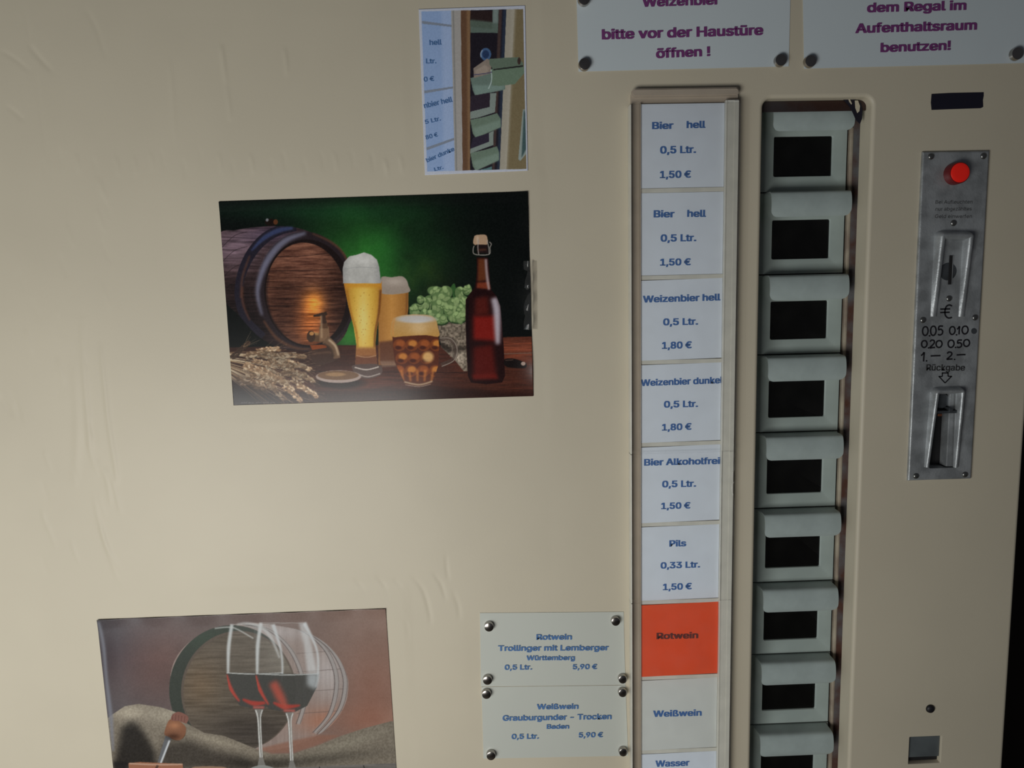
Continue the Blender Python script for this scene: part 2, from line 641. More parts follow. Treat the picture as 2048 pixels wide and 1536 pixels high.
# slot column: regular pitch, doors lie 36 mm behind the front
PITCH_M = 0.0833
DD = 0.036
seam1 = P(1608, 384, DD)[1]
seam8 = P(1578, 1446.5, DD)[1]
PITCH_M = (seam1 - seam8) / 7.0
door_top = seam1 + PITCH_M                     # top of the first door
N_DOORS = 10
door_r = (P(1693.5, 300, DD)[0] + P(1657, 1400, DD)[0]) / 2
door_l = P(1500, 800, DD)[0] - 0.004
hx0 = (P(1524, 300)[0] + P(1500, 1400)[0]) / 2 + 0.001
hx1 = (P(1742, 300)[0] + P(1701, 1400)[0]) / 2
hz1 = P(1640, 195)[1]
hz0 = door_top - N_DOORS * PITCH_M - 0.004
print('pitch', PITCH_M, 'door', door_l, door_r, 'hole', hx0, hx1, hz0, hz1)

XA = P(1235, 800)[0]
XB = P(1760, 800)[0]

# coin plate and coin return openings in the right-hand part
plate_px = [(1847, 304), (1979, 300), (1944, 962), (1816, 958)]
cpx0, cpx1 = P(1866, 800)[0], P(1902, 800)[0]

# relief of the dented left part of the front
fine_x = np.arange(-0.56, XA - 0.001, 0.0016)
fine_z = np.arange(0.70, 1.56, 0.0016)
gx = np.r_[FRONT_L, fine_x, XA]
gz = np.r_[FRONT_B, fine_z, FRONT_T]
relief = np.zeros((len(gz), len(gx)))


def ridge(path, w, h):
    pts = spline([P(*q) for q in path], False, 10)
    x0, x1 = pts[:, 0].min() - .02, pts[:, 0].max() + .02
    z0, z1 = pts[:, 1].min() - .02, pts[:, 1].max() + .02
    ix = np.where((gx > x0) & (gx < x1))[0]; iz = np.where((gz > z0) & (gz < z1))[0]
    if not len(ix) or not len(iz):
        return
    XX, ZZ = np.meshgrid(gx[ix], gz[iz])
    best = np.full(XX.shape, 9.0); tt = np.zeros(XX.shape)
    for i in range(len(pts) - 1):
        a, b = pts[i], pts[i + 1]
        d = b - a
        L2 = (d ** 2).sum() + 1e-12
        t = np.clip(((XX - a[0]) * d[0] + (ZZ - a[1]) * d[1]) / L2, 0, 1)
        q = np.hypot(XX - a[0] - t * d[0], ZZ - a[1] - t * d[1])
        upd = q < best
        best = np.where(upd, q, best)
        tt = np.where(upd, (i + t) / (len(pts) - 1), tt)
    relief[np.ix_(iz, ix)] += (2.0 if h > 0 else 1.3) * h * np.exp(-(best / w) ** 2) * np.sin(np.pi * np.clip(tt, .02, .98)) ** .7


for path, w, h in (
        ([(163, 640), (168, 740), (178, 860), (182, 905), (196, 945)], .0028, .00050),
        ([(200, 690), (206, 740), (218, 850), (233, 945), (231, 970)], .0022, .00050),
        ([(148, 720), (155, 850), (150, 980)], .0040, .00030),
        ([(196, 920), (214, 960), (222, 1010)], .0020, .00035),
        ([(212, 935), (228, 970), (243, 1030)], .0020, .00035),
        ([(200, 1040), (214, 1090), (240, 1140)], .0020, .00030),
        ([(188, 990), (206, 1070), (238, 1165)], .0022, .00030),
        ([(0, 790), (14, 812), (26, 834)], .0022, -.0004),
        ([(22, 785), (36, 815), (44, 840)], .0020, -.0003),
        ([(752, 1152), (768, 1170), (778, 1196)], .0018, -.00035),
        ([(708, 1158), (722, 1172), (732, 1192)], .0016, -.0003),
        ([(786, 1158), (800, 1172), (810, 1196)], .0016, -.00025),
        ([(824, 1152), (846, 1180), (858, 1220), (862, 1250)], .0020, -.00045),
        ([(866, 1146), (882, 1168), (892, 1200)], .0018, -.0004),
        ([(892, 1110), (894, 1140), (898, 1160)], .0016, -.0003),
        ([(905, 1180), (916, 1210), (920, 1240)], .0020, -.0003),
        ([(800, 1225), (812, 1250), (816, 1280)], .0020, -.0003),
        ([(442, 90), (446, 120), (452, 170)], .0018, .0004),
        ([(452, 170), (458, 210), (460, 240)], .0018, .00025),
        ([(568, 95), (572, 120), (574, 150)], .0016, .0003),
        ([(0, 100), (30, 118), (62, 145)], .0018, -.0003),
        ([(48, 10), (58, 70), (64, 100), (110, 150)], .0018, -.0003),
        ([(60, 90), (84, 120), (104, 142)], .0018, -.0003),
        ([(170, 15), (194, 60), (212, 118)], .0020, -.0003),
        ([(74, 150), (84, 240), (96, 330)], .0020, -.00025),
        ([(12, 210), (34, 228), (48, 242)], .0018, -.0003),
        ([(1058, 250), (1064, 290), (1058, 330)], .0018, .0003),
        ([(338, 120), (344, 180), (350, 280)], .0020, .0002)):
    ridge(path, w, h)
rr = random.Random(8)
for k in range(24):            # the row of little dents running across the upper part
    x = 90 + k * 34 + rr.uniform(-8, 8)
    y = 325 + rr.uniform(-14, 14)
    ridge([(x, y - 18), (x + 5, y), (x + 7, y + 22)], .0016, rr.choice((-1, 1)) * rr.uniform(.00012, .00025))
for k in range(26):            # and along the left
    x = 60 + rr.uniform(-30, 150)
    y = 380 + k * 30
    ridge([(x, y - 22), (x + 6, y), (x + 16, y + 26)], .0018, rr.choice((-1, 1)) * rr.uniform(.0001, .00022))
# broad, shallow waviness of the sheet metal
XX, ZZ = np.meshgrid(gx, gz)
fade = np.clip((XA - 0.02 - XX) / .05, 0, 1) * np.clip((XX + .56) / .05, 0, 1) * np.clip((ZZ - .70) / .05, 0, 1) * np.clip((1.55 - ZZ) / .05, 0, 1)
relief += .0005 * (np.sin(XX * 21 + np.sin(ZZ * 9)) * np.sin(ZZ * 17 + 1.5 * np.sin(XX * 8))) * fade
relief *= fade
for (qa, qb) in (((425, 370), (1080, 825)), ((185, 1205), (820, 1640)), ((825, 0), (1065, 360)), ((945, 1210), (1270, 1530)), ((1140, -180), (1300, 150))):
    (ax, az), (bx, bz) = P(*qa), P(*qb)
    dxx = np.maximum(np.maximum(ax - XX, XX - bx), 0); dzz = np.maximum(np.maximum(bz - ZZ, ZZ - az), 0)
    relief *= np.clip(np.hypot(dxx, dzz) / .012, .25, 1)

n_r, n_c = relief.shape
co = np.stack([XX, -relief, ZZ], -1).reshape(-1, 3)
idx = np.arange(n_r * n_c).reshape(n_r, n_c)
quads = np.stack([idx[:-1, :-1], idx[:-1, 1:], idx[1:, 1:], idx[1:, :-1]], -1).reshape(-1, 4)
me = bpy.data.meshes.new('sheet_metal')
me.vertices.add(len(co)); me.vertices.foreach_set('co', co.ravel())
me.loops.add(quads.size); me.loops.foreach_set('vertex_index', quads.ravel())
me.polygons.add(len(quads)); me.polygons.foreach_set('loop_start', np.arange(len(quads)) * 4)
me.polygons.foreach_set('loop_total', np.full(len(quads), 4))
me.update(calc_edges=True)
bm = bmesh.new()
bm.from_mesh(me)
bpy.data.meshes.remove(me)
# part with the door column opening
holed(bm, XA, XB, FRONT_B, FRONT_T, hx0, hx1, hz0, hz1, 0.0085, 0.0035, 0.024, n=8, seg=5)
# part with the coin plate and coin return
RV = 0.004
XR = FRONT_R - RV
pz1, pz0 = P(1900, 775)[1], P(1880, 945)[1]
rx0, rx1 = P(1818, 1500)[0], P(1882, 1500)[0]
rz1, rz0 = P(1850, 1473)[1], P(1850, 1527)[1]
zc = (pz0 + rz1) / 2
holed(bm, XB, XR, FRONT_B, zc, rx0, rx1, rz0, rz1, 0.0008, 0.0006, 0.0065, n=3, seg=2)
holed(bm, XB, XR, zc, P(1900, 440)[1], P(1854, 850)[0], P(1930, 850)[0], pz0, pz1, 0.002, 0.0004, 0.02, n=3, seg=1)
quad(bm, XB, XR, P(1900, 440)[1], FRONT_T, 0)
# rounded right-hand edge
prev = None
for k in range(7):
    t = k / 6 * math.pi / 2
    x, yv = XR + RV * math.sin(t), RV * (1 - math.cos(t))
    cur = (bm.verts.new((x, yv, FRONT_B)), bm.verts.new((x, yv, FRONT_T)))
    if prev:
        bm.faces.new((prev[0], cur[0], cur[1], prev[1]))
    prev = cur
panel = link('front_panel', bm, M['cream'], machine, smooth=True, angle=math.radians(40))
_n = len(panel.data.polygons)
_nr = np.empty(_n * 3); panel.data.polygons.foreach_get('normal', _nr)
_ct = np.empty(_n * 3); panel.data.polygons.foreach_get('center', _ct)
_sm = ~((np.abs(_nr[1::3]) > .99999) & (_ct[0::3] > XA))
panel.data.polygons.foreach_set('use_smooth', _sm)

bm = bmesh.new()
box(bm, FRONT_L, FRONT_L + .02, 0.001, 0.55, 0.0, FRONT_T)
box(bm, FRONT_R - .003, FRONT_R, 0.0045, 0.55, 0.0, FRONT_T)
box(bm, FRONT_L, FRONT_R, 0.001, 0.55, FRONT_T, FRONT_T + .02)
box(bm, FRONT_L, FRONT_R, 0.53, 0.55, 0.0, FRONT_T)
box(bm, FRONT_L, FRONT_R, 0.001, 0.55, 0.0, FRONT_B)
link('cabinet', bm, M['cream'], machine)

# dark lining of the compartments, open to the front
bm = bmesh.new()
lx0, lx1 = hx0 - .02, hx1 + .03
box(bm, lx0 - .004, lx0, 0.026, 0.34, hz0 - .02, hz1 + .02)
box(bm, lx1, lx1 + .004, 0.026, 0.34, hz0 - .02, hz1 + .02)
box(bm, lx0, lx1, 0.336, 0.34, hz0 - .02, hz1 + .02)
box(bm, lx0, lx1, 0.026, 0.34, hz1 + .02, hz1 + .024)
for i in range(0, N_DOORS + 1):
    zs = door_top - i * PITCH_M
    box(bm, lx0, lx1 - .02, DD + .01, 0.336, zs - .0015, zs + .0003)
link('compartment_lining', bm, M['dark'], machine)

# steel frame around the doors
bm = bmesh.new()
sx0, sx1 = P(1668, 1250, .0345)[0], P(1674, 1250, .0345)[0]
box(bm, sx1 - .0002, lx1, 0.0352, 0.044, hz0 - .01, hz1 + .012, 0.0008)
tag(link('frame_post', bm, M['rust'], machine), 'rust-stained dark steel post')
bm = bmesh.new()
box(bm, sx0, sx1, 0.0345, 0.041, hz0 - .01, door_top - .02, 0.0009)
tag(link('edge_strip', bm, M['brass'], machine), 'pale plated edge strip')
bm = bmesh.new()
box(bm, hx0 + .0005, hx1 - .0005, 0.0120, 0.0132, P(1620, 223, .012)[1], hz1 - .0004, 0.0006)
box(bm, lx0 + .001, lx1, 0.0255, 0.030, door_top + .001, hz1 + .012, 0.0004)
box(bm, lx0 + .001, lx1, 0.0255, 0.046, door_top + .0005, door_top + .006, 0.0008)
tag(link('frame_bar', bm, M['bar'], machine), 'rusty steel bar above the doors')

# torn black tape and flaking paint in the opening's upper right corner
bm = bmesh.new()
pts = [(1684, 196), (1690, 194), (1708, 196), (1716, 204), (1722, 206), (1725, 222), (1724, 238), (1720, 248), (1712, 240),
       (1706, 226), (1700, 214), (1692, 205)]
prism(bm, [P(x, y, .0108) for x, y in pts], .0108, .0113)
link('black_sealing_tape', bm, M['black_tape'], machine)
bm = bmesh.new()
prism(bm, [P(x, y, .0098) for x, y in [(1710, 201), (1716, 201), (1720, 212), (1719, 222), (1715, 226), (1711, 216)]], .0098, .0103)
prism(bm, [P(x, y, .0098) for x, y in [(1697, 198), (1700, 199), (1704, 207), (1703, 209), (1699, 204)]], .0098, .0103)
link('flaking_paint', bm, M['cream'], machine)

# compartment doors
wx0 = (P(1549, 315, DD)[0] + P(1524, 1400, DD)[0]) / 2
wx1 = (P(1665.5, 315, DD)[0] + P(1630.5, 1400, DD)[0]) / 2
fx0 = (P(1551, 255, .014)[0] + P(1523, 1370, .014)[0]) / 2 - .001
fx1 = (P(1709, 250, .014)[0] + P(1671, 1370, .014)[0]) / 2


def handle_bm(xa, xb, ztop):
    prof = [(0.0, .0006), (.006, .0006), (.012, .0007), (.0170, .0010), (.0202, .0028), (.0219, .0075), (.0226, .013),
            (.0224, .0185), (.0214, .0228), (.0196, .0262)]
    q = spline(prof, False, 3)
    rad = .0065
    H = q[-1, 1]
    bmh = bmesh.new()
    nx = 14
    rows = []
    for (o, h) in q:
        cut = 0.0
        if h > H - rad:
            cut = rad - math.sqrt(max(0, rad ** 2 - (h - (H - rad)) ** 2))
            cut = min(cut, rad * .93)
        rows.append([bmh.verts.new((xa + cut + (xb - xa - 2 * cut) * k / nx, DD - o, ztop - h)) for k in range(nx + 1)])
    for a, b in zip(rows[:-1], rows[1:]):
        for k in range(nx):
            bmh.faces.new((a[k], b[k], b[k + 1], a[k + 1]))
    bmh.normal_update()
    bmesh.ops.solidify(bmh, geom=bmh.faces[:], thickness=0.0014)
    bmesh.ops.recalc_face_normals(bmh, faces=bmh.faces[:])
    return bmh


door0 = pane0 = hand0 = None
for i in range(N_DOORS):
    zt = door_top - i * PITCH_M
    if i == 0:
        bm = bmesh.new()
        z1, z0 = -.0006, -PITCH_M + .0006
        holed(bm, door_l, door_r, z0, z1, wx0, wx1, -.81 * PITCH_M, -.335 * PITCH_M, 0.0016, 0.0011, 0.0026, y=DD, n=4, seg=2)
        for (a, b) in (((door_l, z0), (door_r, z0)), ((door_r, z0), (door_r, z1)), ((door_r, z1), (door_l, z1))):
            v = [bm.verts.new(c) for c in ((a[0], DD, a[1]), (a[0], DD + .0022, a[1]), (b[0], DD + .0022, b[1]), (b[0], DD, b[1]))]
            bm.faces.new(v)
        door0 = link('compartment_door', bm, M['grey_door'], machine, smooth=True, angle=math.radians(35))
        bm = bmesh.new()
        box(bm, wx0 - .003, wx1 + .003, DD + .0028, DD + .0036, -.84 * PITCH_M, -.31 * PITCH_M)
        pane0 = link('window_pane', bm, M['pane'], door0)
        hand0 = link('door_handle', handle_bm(fx0, fx1, 0), M['handle'], door0, smooth=True, angle=math.radians(50))
        d = door0
    else:
        d = door0.copy(); COL.objects.link(d)
        for c in (pane0, hand0):
            e = c.copy(); COL.objects.link(e); e.parent = d
    d.location = (0, 0.0003 * math.sin(i * 2.1), zt)

# bottles lying in the upper compartments
names = ['topmost', 'second', 'third']
bot0 = None
for i in range(3):
    cx = P(1581, 315, .10)[0] - .006
    cz = door_top - (i + .62) * PITCH_M
    if i == 0:
        b0 = empty('beer_bottle', (0, 0.0, 0))
        bm = bmesh.new()
        lathe_y(bm, 0, 0, [(.013, .152), (.0135, .16), (.0125, .165), (.0135, .18), (.017, .20), (.030, .225), (.033, .24), (.033, .318), (.028, .326)], 32)
        link('glass_body', bm, M['glass_bottle'], b0, smooth=True, angle=math.radians(50))
        bm = bmesh.new()
        lathe_y(bm, 0, 0, [(.006, .1466), (.0125, .1468), (.0142, .1485), (.0145, .152), (.0158, .1535)], 24)
        link('bottle_cap', bm, M['cap'], b0, smooth=True, angle=math.radians(50))
        bb = b0
    else:
        bb = b0.copy(); COL.objects.link(bb)
        for c in b0.children:
            e = c.copy(); COL.objects.link(e); e.parent = bb
    bb.location = (cx, 0, door_top - (i + 1) * PITCH_M + .0335 + .001)
    tag(bb, 'dark capped bottle lying behind the %s compartment window' % names[i], 'bottle', 'bottles in the compartments')

# ------------------------------------------------------------------ price card holder
hl = P(1258, 800)[0]
hr = P(1463, 800)[0]
tray_l, tray_r = P(1261, 300)[0], P(1476, 250, 0)[0]
tray_r = (tray_r + P(1452, 1400)[0]) / 2
tray_l = (P(1262, 300)[0] + P(1262, 1400)[0]) / 2
zt_tray = P(1366, 180)[1]
zb_tray = P(1366, 1536)[1] - .10
card_d = -.0052
holder = empty('label_holder')
holder.parent = machine
bm = bmesh.new()
L = sum(round_loop(tray_l, tray_r, zb_tray, zt_tray, .006, 6), [])
prism(bm, L, -.0040, -.0001)
link('backing_tray', bm, M['tray'], holder)
# raised rim of the tray at its top
bm = bmesh.new()
zt2 = P(1366, 196)[1]
L = sum(round_loop(tray_l, tray_r, zt2, zt_tray, .0035, 5), [])
prism(bm, L, -.0085, -.0039)
bmesh.ops.bevel(bm, geom=[e for e in bm.edges if all(v.co.y < -.008 for v in e.verts)], offset=.0012, segments=2, affect='EDGES')
link('top_rim', bm, M['tray'], holder, smooth=True, angle=math.radians(40))
card_l = (P(1282, 300, card_d)[0] + P(1281, 1400, card_d)[0]) / 2
card_r = (P(1448, 300, card_d)[0] + P(1433, 1400, card_d)[0]) / 2
print('card', card_l, card_r)
bm = bmesh.new()
box(bm, card_r, tray_r - .0006, -.0098, -.0041, zb_tray, P(1460, 204)[1], .0008)
box(bm, card_r + .0001, card_r + .0014, -.0104, -.0098, zb_tray, P(1460, 206)[1], .0002)
box(bm, tray_r - .0052, tray_r - .0008, -.0103, -.0098, zb_tray, P(1460, 206)[1], .0002)
link('side_rail', bm, M['rail'], holder)
bm = bmesh.new()
box(bm, card_l - .0012, card_l - .0002, -.0085, -.0041, zb_tray, P(1460, 208)[1], .0002)
link('guide_rib', bm, M['tray'], holder)
# clear covers, an upper and a lower piece, chipped where they meet
zc_top = P(1366, 207, -.012)[1]
zj = P(1366, 1204, -.012)[1]
zj1 = P(1366, 906, -.012)[1]
cvl, cvr = tray_l - .0022, tray_r + .0006


def cover_piece(name, z1, z0, front, chips):
    bmc = bmesh.new()
    pts = [(cvl, z0), (cvr, z0)] + chips + [(cvr, z1), (cvl, z1)]
    prism(bmc, pts, front, front + .0010)
    return link(name, bmc, M['cover'], holder)


ch = []
for (yy, dx) in ((1010, 0), (988, -.0016), (984, -.0030), (970, -.0028), (964, -.0005), (960, -.0026), (945, -.0034), (941, -.0008), (925, 0), (912, -.001)):
    ch.append((cvr + dx, P(1463, yy, -.012)[1]))
cover_piece('clear_cover', zc_top, zj1, -.0118, [])
cover_piece('clear_cover', zj1 - .0006, zj, -.0114, ch)
cover_piece('clear_cover', zj - .0004, zb_tray, -.0118, [])
bm = bmesh.new()
for (a, b, f) in ((zc_top, zj1, -.0118), (zj1 - .0006, zj, -.0114), (zj - .0004, zb_tray, -.0118)):
    box(bm, cvl - .0002, cvl + .0010, f, -.0002, b, a, .0003)
link('cover_edge', bm, M['rail'], holder)

# separating ribs and price cards
card_bottoms = [376, 550, 718.5, 881.5, 1041, 1196, 1348, 1497.5]
zz = np.array([P(1364, y, card_d)[1] for y in card_bottoms])
kk = np.polyfit(np.arange(8), zz, 1)
print('card pitch', kk)
bm = bmesh.new()
for i in range(9):
    zb = kk[1] + kk[0] * i
    box(bm, card_l, card_r, -.0070, -.0040, zb - .0042, zb, .0003)
ribs = []
zb0 = kk[1]
bm.free()
rib0 = None
for i in range(9):
    zb = kk[1] + kk[0] * i
    if rib0 is None:
        bm = bmesh.new()
        box(bm, card_l, card_r, -.0066, -.0040, -.0044, -.0002, .0003)
        rib0 = link('separator_rib', bm, M['rail'], holder)
        r_ = rib0
    else:
        r_ = rib0.copy(); COL.objects.link(r_)
    r_.location = (0, 0, zb)

cards = [
    ('white card in the holder reading Bier hell, topmost of all cards', [('Bier', 1304, 258, 1347, 257.5, 13.5), ('hell', 1373, 256, 1411, 255.5, 13.5), ('0,5 Ltr.', 1320, 307, 1392, 305.5, 14), ('1,50 €', 1319.5, 356, 1382, 355, 13.5)]),
    ('white card reading Bier hell, second from the top of the holder', [('Bier', 1307, 434.5, 1349, 434.5, 13.5), ('hell', 1374, 433.5, 1412, 433.5, 13.5), ('0,5 Ltr.', 1321, 483, 1392.5, 482, 13.5), ('1,50 €', 1320, 531, 1381.5, 530, 13)]),
    ('white card in the holder reading Weizenbier hell 1,80 €', [('Weizenbier hell', 1285.7, 605, 1441, 600.5, 13), ('0,5 Ltr.', 1326, 650.5, 1396, 649, 13), ('1,80 €', 1323.7, 697.5, 1383.5, 696, 13)]),
    ('white card in the holder reading Weizenbier dunkel 1,80 €', [('Weizenbier dunkel', 1281.5, 772, 1446, 766, 12.5), ('0,5 Ltr.', 1327.5, 815, 1396, 813.5, 12.5), ('1,80 €', 1323.7, 861, 1383, 859, 12.5)]),
    ('white card in the holder reading Bier Alkoholfrei 1,50 €', [('Bier Alkoholfrei', 1288, 931, 1440, 927.5, 12.5), ('0,5 Ltr.', 1324, 974.5, 1392, 973, 12.5), ('1,50 €', 1322, 1018, 1380.7, 1016.5, 12)]),
    ('white card in the holder reading Pils 0,33 Ltr.', [('Pils', 1338.5, 1093, 1372.5, 1092, 12), ('0,33 Ltr.', 1321, 1137, 1400, 1134.5, 12), ('1,50 €', 1325.6, 1180, 1383.5, 1178, 12)]),
    ('bright orange card in the holder reading Rotwein', [('Rotwein', 1313, 1278, 1396.4, 1276, 12)]),
    ('pale grey card in the holder reading Weißwein', [('Weißwein', 1306, 1433.5, 1403.4, 1431, 12)]),
    ('white card in the holder reading Wasser, below the Weißwein card', [('Wasser', 1310.7, 1533.4, 1379, 1531, 12)]),
]
crad = random.Random(2)
for i, (lab, lines) in enumerate(cards):
    zb = kk[1] + kk[0] * i
    ztp = (zb - kk[0] - .0046) if i else P(1366, 208, card_d)[1]
    mat = M['card_orange'] if i == 6 else (M['card_cream'] if i == 7 else M['card'])
    tilt = [0, 0, .0010, .0008, .0012, .0008, .0011, .0008, .0006][i]
    xr = card_r + (0 if i == 6 else 0)
    bm = bmesh.new()
    prism(bm, [(card_l, zb - tilt / 2), (xr - .0002, zb + tilt / 2), (xr - .0002, ztp + tilt / 2), (card_l, ztp - tilt / 2)], card_d - .0014, card_d - .0011)
    yc = card_d - .0014
    c = link('price_card', bm, mat)
    tag(c, lab, 'price card', 'price cards in the clear holder')
    t = lines_mesh('lettering', lines, yc - .00012, M['brown_ink'] if i == 6 else M['blue_ink'], c, dd=yc)
    if i in (3, 4):        # the last letter is cut off by the edge of the card
        bmx = bmesh.new(); bmx.from_mesh(t.data)
        bmesh.ops.bisect_plane(bmx, geom=bmx.verts[:] + bmx.edges[:] + bmx.faces[:], plane_co=(card_r - .0003, 0, 0), plane_no=(1, 0, 0), clear_outer=True)
        bmx.to_mesh(t.data); bmx.free()

# ------------------------------------------------------------------ coin plate
PD = -.0034
plate = None
bm = bmesh.new()
c = [P(*q, PD) for q in plate_px]
TL, TR, BR, BL = c
px0, px1 = (TL[0] + BL[0]) / 2, (TR[0] + BR[0]) / 2
pzt, pzb = (TL[1] + TR[1]) / 2, (BL[1] + BR[1]) / 2
cupx0, cupx1 = P(1862, 860, PD)[0], P(1914, 860, PD)[0]
cupz1, cupz0 = P(1896, 783, PD)[1], P(1884, 936, PD)[1]
holed(bm, px0 + .002, px1 - .002, pzb + .002, pzt - .002, cupx0, cupx1, cupz0, cupz1, .0015, .0006, .016, y=PD, n=3, seg=2)
loopf = [(px0 + .002, PD, pzb + .002), (px1 - .002, PD, pzb + .002), (px1 - .002, PD, pzt - .002), (px0 + .002, PD, pzt - .002)]
# rounded outer edge
segs = 4
vprev = [bm.verts.new(p) for p in loopf]
for k in range(1, segs + 2):
    t = min(k / segs, 1) * math.pi / 2
    off = .002 * math.sin(t)
    yy = PD + .002 * (1 - math.cos(t)) if k <= segs else -.0001
    cur = [bm.verts.new(q) for q in ((px0 + .002 - off, yy, pzb + .002 - off), (px1 - .002 + off, yy, pzb + .002 - off),
                                     (px1 - .002 + off, yy, pzt - .002 + off), (px0 + .002 - off, yy, pzt - .002 + off))]
    for j in range(4):
        bm.faces.new((vprev[j], cur[j], cur[(j + 1) % 4], vprev[(j + 1) % 4]))
    vprev = cur
bmesh.ops.recalc_face_normals(bm, faces=bm.faces[:])
plate = link('coin_plate', bm, M['alu'], machine, smooth=True, angle=math.radians(35))
tag(plate, 'worn grey aluminium coin plate')


def hood(name, top_l, top_r, bot_l, bot_r, wl, h_top, h_bot, open_w):
    """inverted U of cast metal whose two rails slope down to the plate; px of its foot on the plate"""
    tl, tr, bl, br = (np.array(P(*q, PD)) for q in (top_l, top_r, bot_l, bot_r))
    b = bmesh.new()
    # outline stations along the U: left bottom -> left top -> right top -> right bottom
    st = []
    n = 10
    for k in range(n + 1):
        t = k / n
        st.append((bl + (tl - bl) * t, t, np.array([-1.0, 0])))
    R = .006
    cl = tl + np.array([R, 0])
    for k in range(1, 6):
        a = math.pi - k / 5 * math.pi / 2
        st.append((tl + np.array([R + R * math.cos(a), R * math.sin(a)]), 1.0, np.array([math.cos(a), math.sin(a)])))
    for k in range(0, 6):
        a = math.pi / 2 - k / 5 * math.pi / 2
        st.append((tr + np.array([-R + R * math.cos(a), R * math.sin(a)]), 1.0, np.array([math.cos(a), math.sin(a)])))
    for k in range(1, n + 1):
        t = 1 - k / n
        st.append((br + (tr - br) * t, t, np.array([1.0, 0])))
    rings = []
    for p, t, nn in st:
        h = h_bot + (h_top - h_bot) * t
        w = wl * (0.7 + .3 * t)
        sec = [(0, 0), (.22 * w, h * .72), (.34 * w, h * .94), (.5 * w, h), (.66 * w, h * .96), (.8 * w, h * .78), (w, 0)]
        rings.append([b.verts.new((p[0] - nn[0] * s_, PD - hh, p[1] - nn[1] * s_)) for s_, hh in sec])
    for a, c_ in zip(rings[:-1], rings[1:]):
        for j in range(len(a) - 1):
            b.faces.new((a[j], a[j + 1], c_[j + 1], c_[j]))
    b.faces.new(rings[0]); b.faces.new(list(reversed(rings[-1])))
    bmesh.ops.recalc_face_normals(b, faces=b.faces[:])
    return link(name, b, M['alu'], plate, smooth=True, angle=math.radians(60))


hood('coin_slot_hood', (1868, 474), (1944, 474), (1861, 633), (1930, 633), .0095, .0085, .0012, 0)
hood('coin_return_hood', (1860, 786), (1926, 784), (1848, 934), (1916, 934), .0075, .0080, .0026, 0)

bm = bmesh.new()
cx, cz = P(1896, 543, PD)
lathe_y(bm, cx, cz, [(.0085, PD - .0003), (.0088, PD)], 32)
dsc = link('slot_disc', bm, M['alu_dark'], plate)
bm = bmesh.new()
a, b_ = P(1902, 511, PD), P(1898, 569, PD)
xm = (a[0] + b_[0]) / 2
box(bm, xm - .0017, xm + .0017, PD - .0009, PD - .0002, b_[1], a[1], .0003)
link('coin_slot', bm, M['dark'], plate)
bm = bmesh.new()
box(bm, xm + .0017, xm + .0023, PD - .0010, PD - .0002, b_[1], a[1])
link('slot_lip', bm, M['alu'], plate)

# lamp
bm = bmesh.new()
cx, cz = P(1908, 348, PD)
lathe_y(bm, cx, cz, [(.0098, PD - .0098), (.0102, PD - .0092), (.0106, PD - .004), (.0108, PD - .0002)], 36)
link('lamp_collar', bm, M['lamp_ring'], plate, smooth=True, angle=math.radians(40))
bm = bmesh.new()
lathe_y(bm, cx, cz, [(.0055, PD - .0112), (.0080, PD - .0110), (.0091, PD - .0104), (.0093, PD - .0096)], 36)
tag(link('indicator_lamp', bm, M['lamp'], plate, smooth=True, angle=math.radians(40)), 'round red indicator lamp')

sc0 = None
for q in ((1862, 313), (1967, 312), (1907, 446), (1846, 640), (1950, 635), (1832, 952), (1930, 949), (1898, 597)):
    x, z = P(*q, PD)
    if sc0 is None:
        bm = bmesh.new()
        lathe_y(bm, 0, 0, [(.0006, -.0016), (.0018, -.0014), (.0027, -.0009), (.0031, -.0001)], 16)
        sc0 = link('plate_screw', bm, M['screw'], plate, smooth=True)
        s_ = sc0
    else:
        s_ = sc0.copy(); COL.objects.link(s_)
    s_.location = (x, PD, z)

lines_mesh('printed_lettering', [('Bei Aufleuchten', 1871, 407.5, 1944.6, 407, 7), ('nur abgezähltes', 1871, 421.5, 1942.8, 421, 7),
                                 ('Geld einwerfen', 1870, 436, 1943.5, 436, 7)], PD - .00012, M['faded_ink'], plate, bold=.006, dd=PD)
lines_mesh('painted_lettering', [('Rückgabe', 1852, 741, 1929.6, 741, 12)], PD - .00012, M['faded_ink'], plate, bold=.013, dd=PD)


def digit(ch, x, y, w, h):
    T = {'0': [[(.5, 0), (.15, .15), (0, .5), (.12, .85), (.45, 1), (.82, .86), (1, .5), (.85, .12), (.5, 0)]],
         '1': [[(.0, .35), (.35, .2), (.7, 0), (.62, .5), (.55, 1)]],
         '2': [[(.1, .22), (.35, .02), (.8, .08), (.85, .35), (.5, .65), (.05, .97), (.5, .95), (1, .93)]],
         '5': [[(1, .02), (.3, .04), (.2, .42), (.6, .36), (.92, .58), (.8, .88), (.4, 1), (.05, .92)]],
         'e': [[(1, .08), (.7, 0), (.4, .12), (.25, .45), (.3, .8), (.6, 1), (1, .95)], [(-.25, .32), (.8, .30)], [(-.25, .58), (.75, .56)]],
         '.': [[(.3, .92), (.5, 1.0), (.6, .92)]],
         '-': [[(0, .5), (.5, .47), (1, .46)]]}
    out = []
    for s_ in T[ch]:
        p = [(x + a * w, y + b * h) for a, b in s_]
        out.append([tuple(v) for v in (spline(p, False, 4) if len(p) > 2 else np.array(p))])
    return out


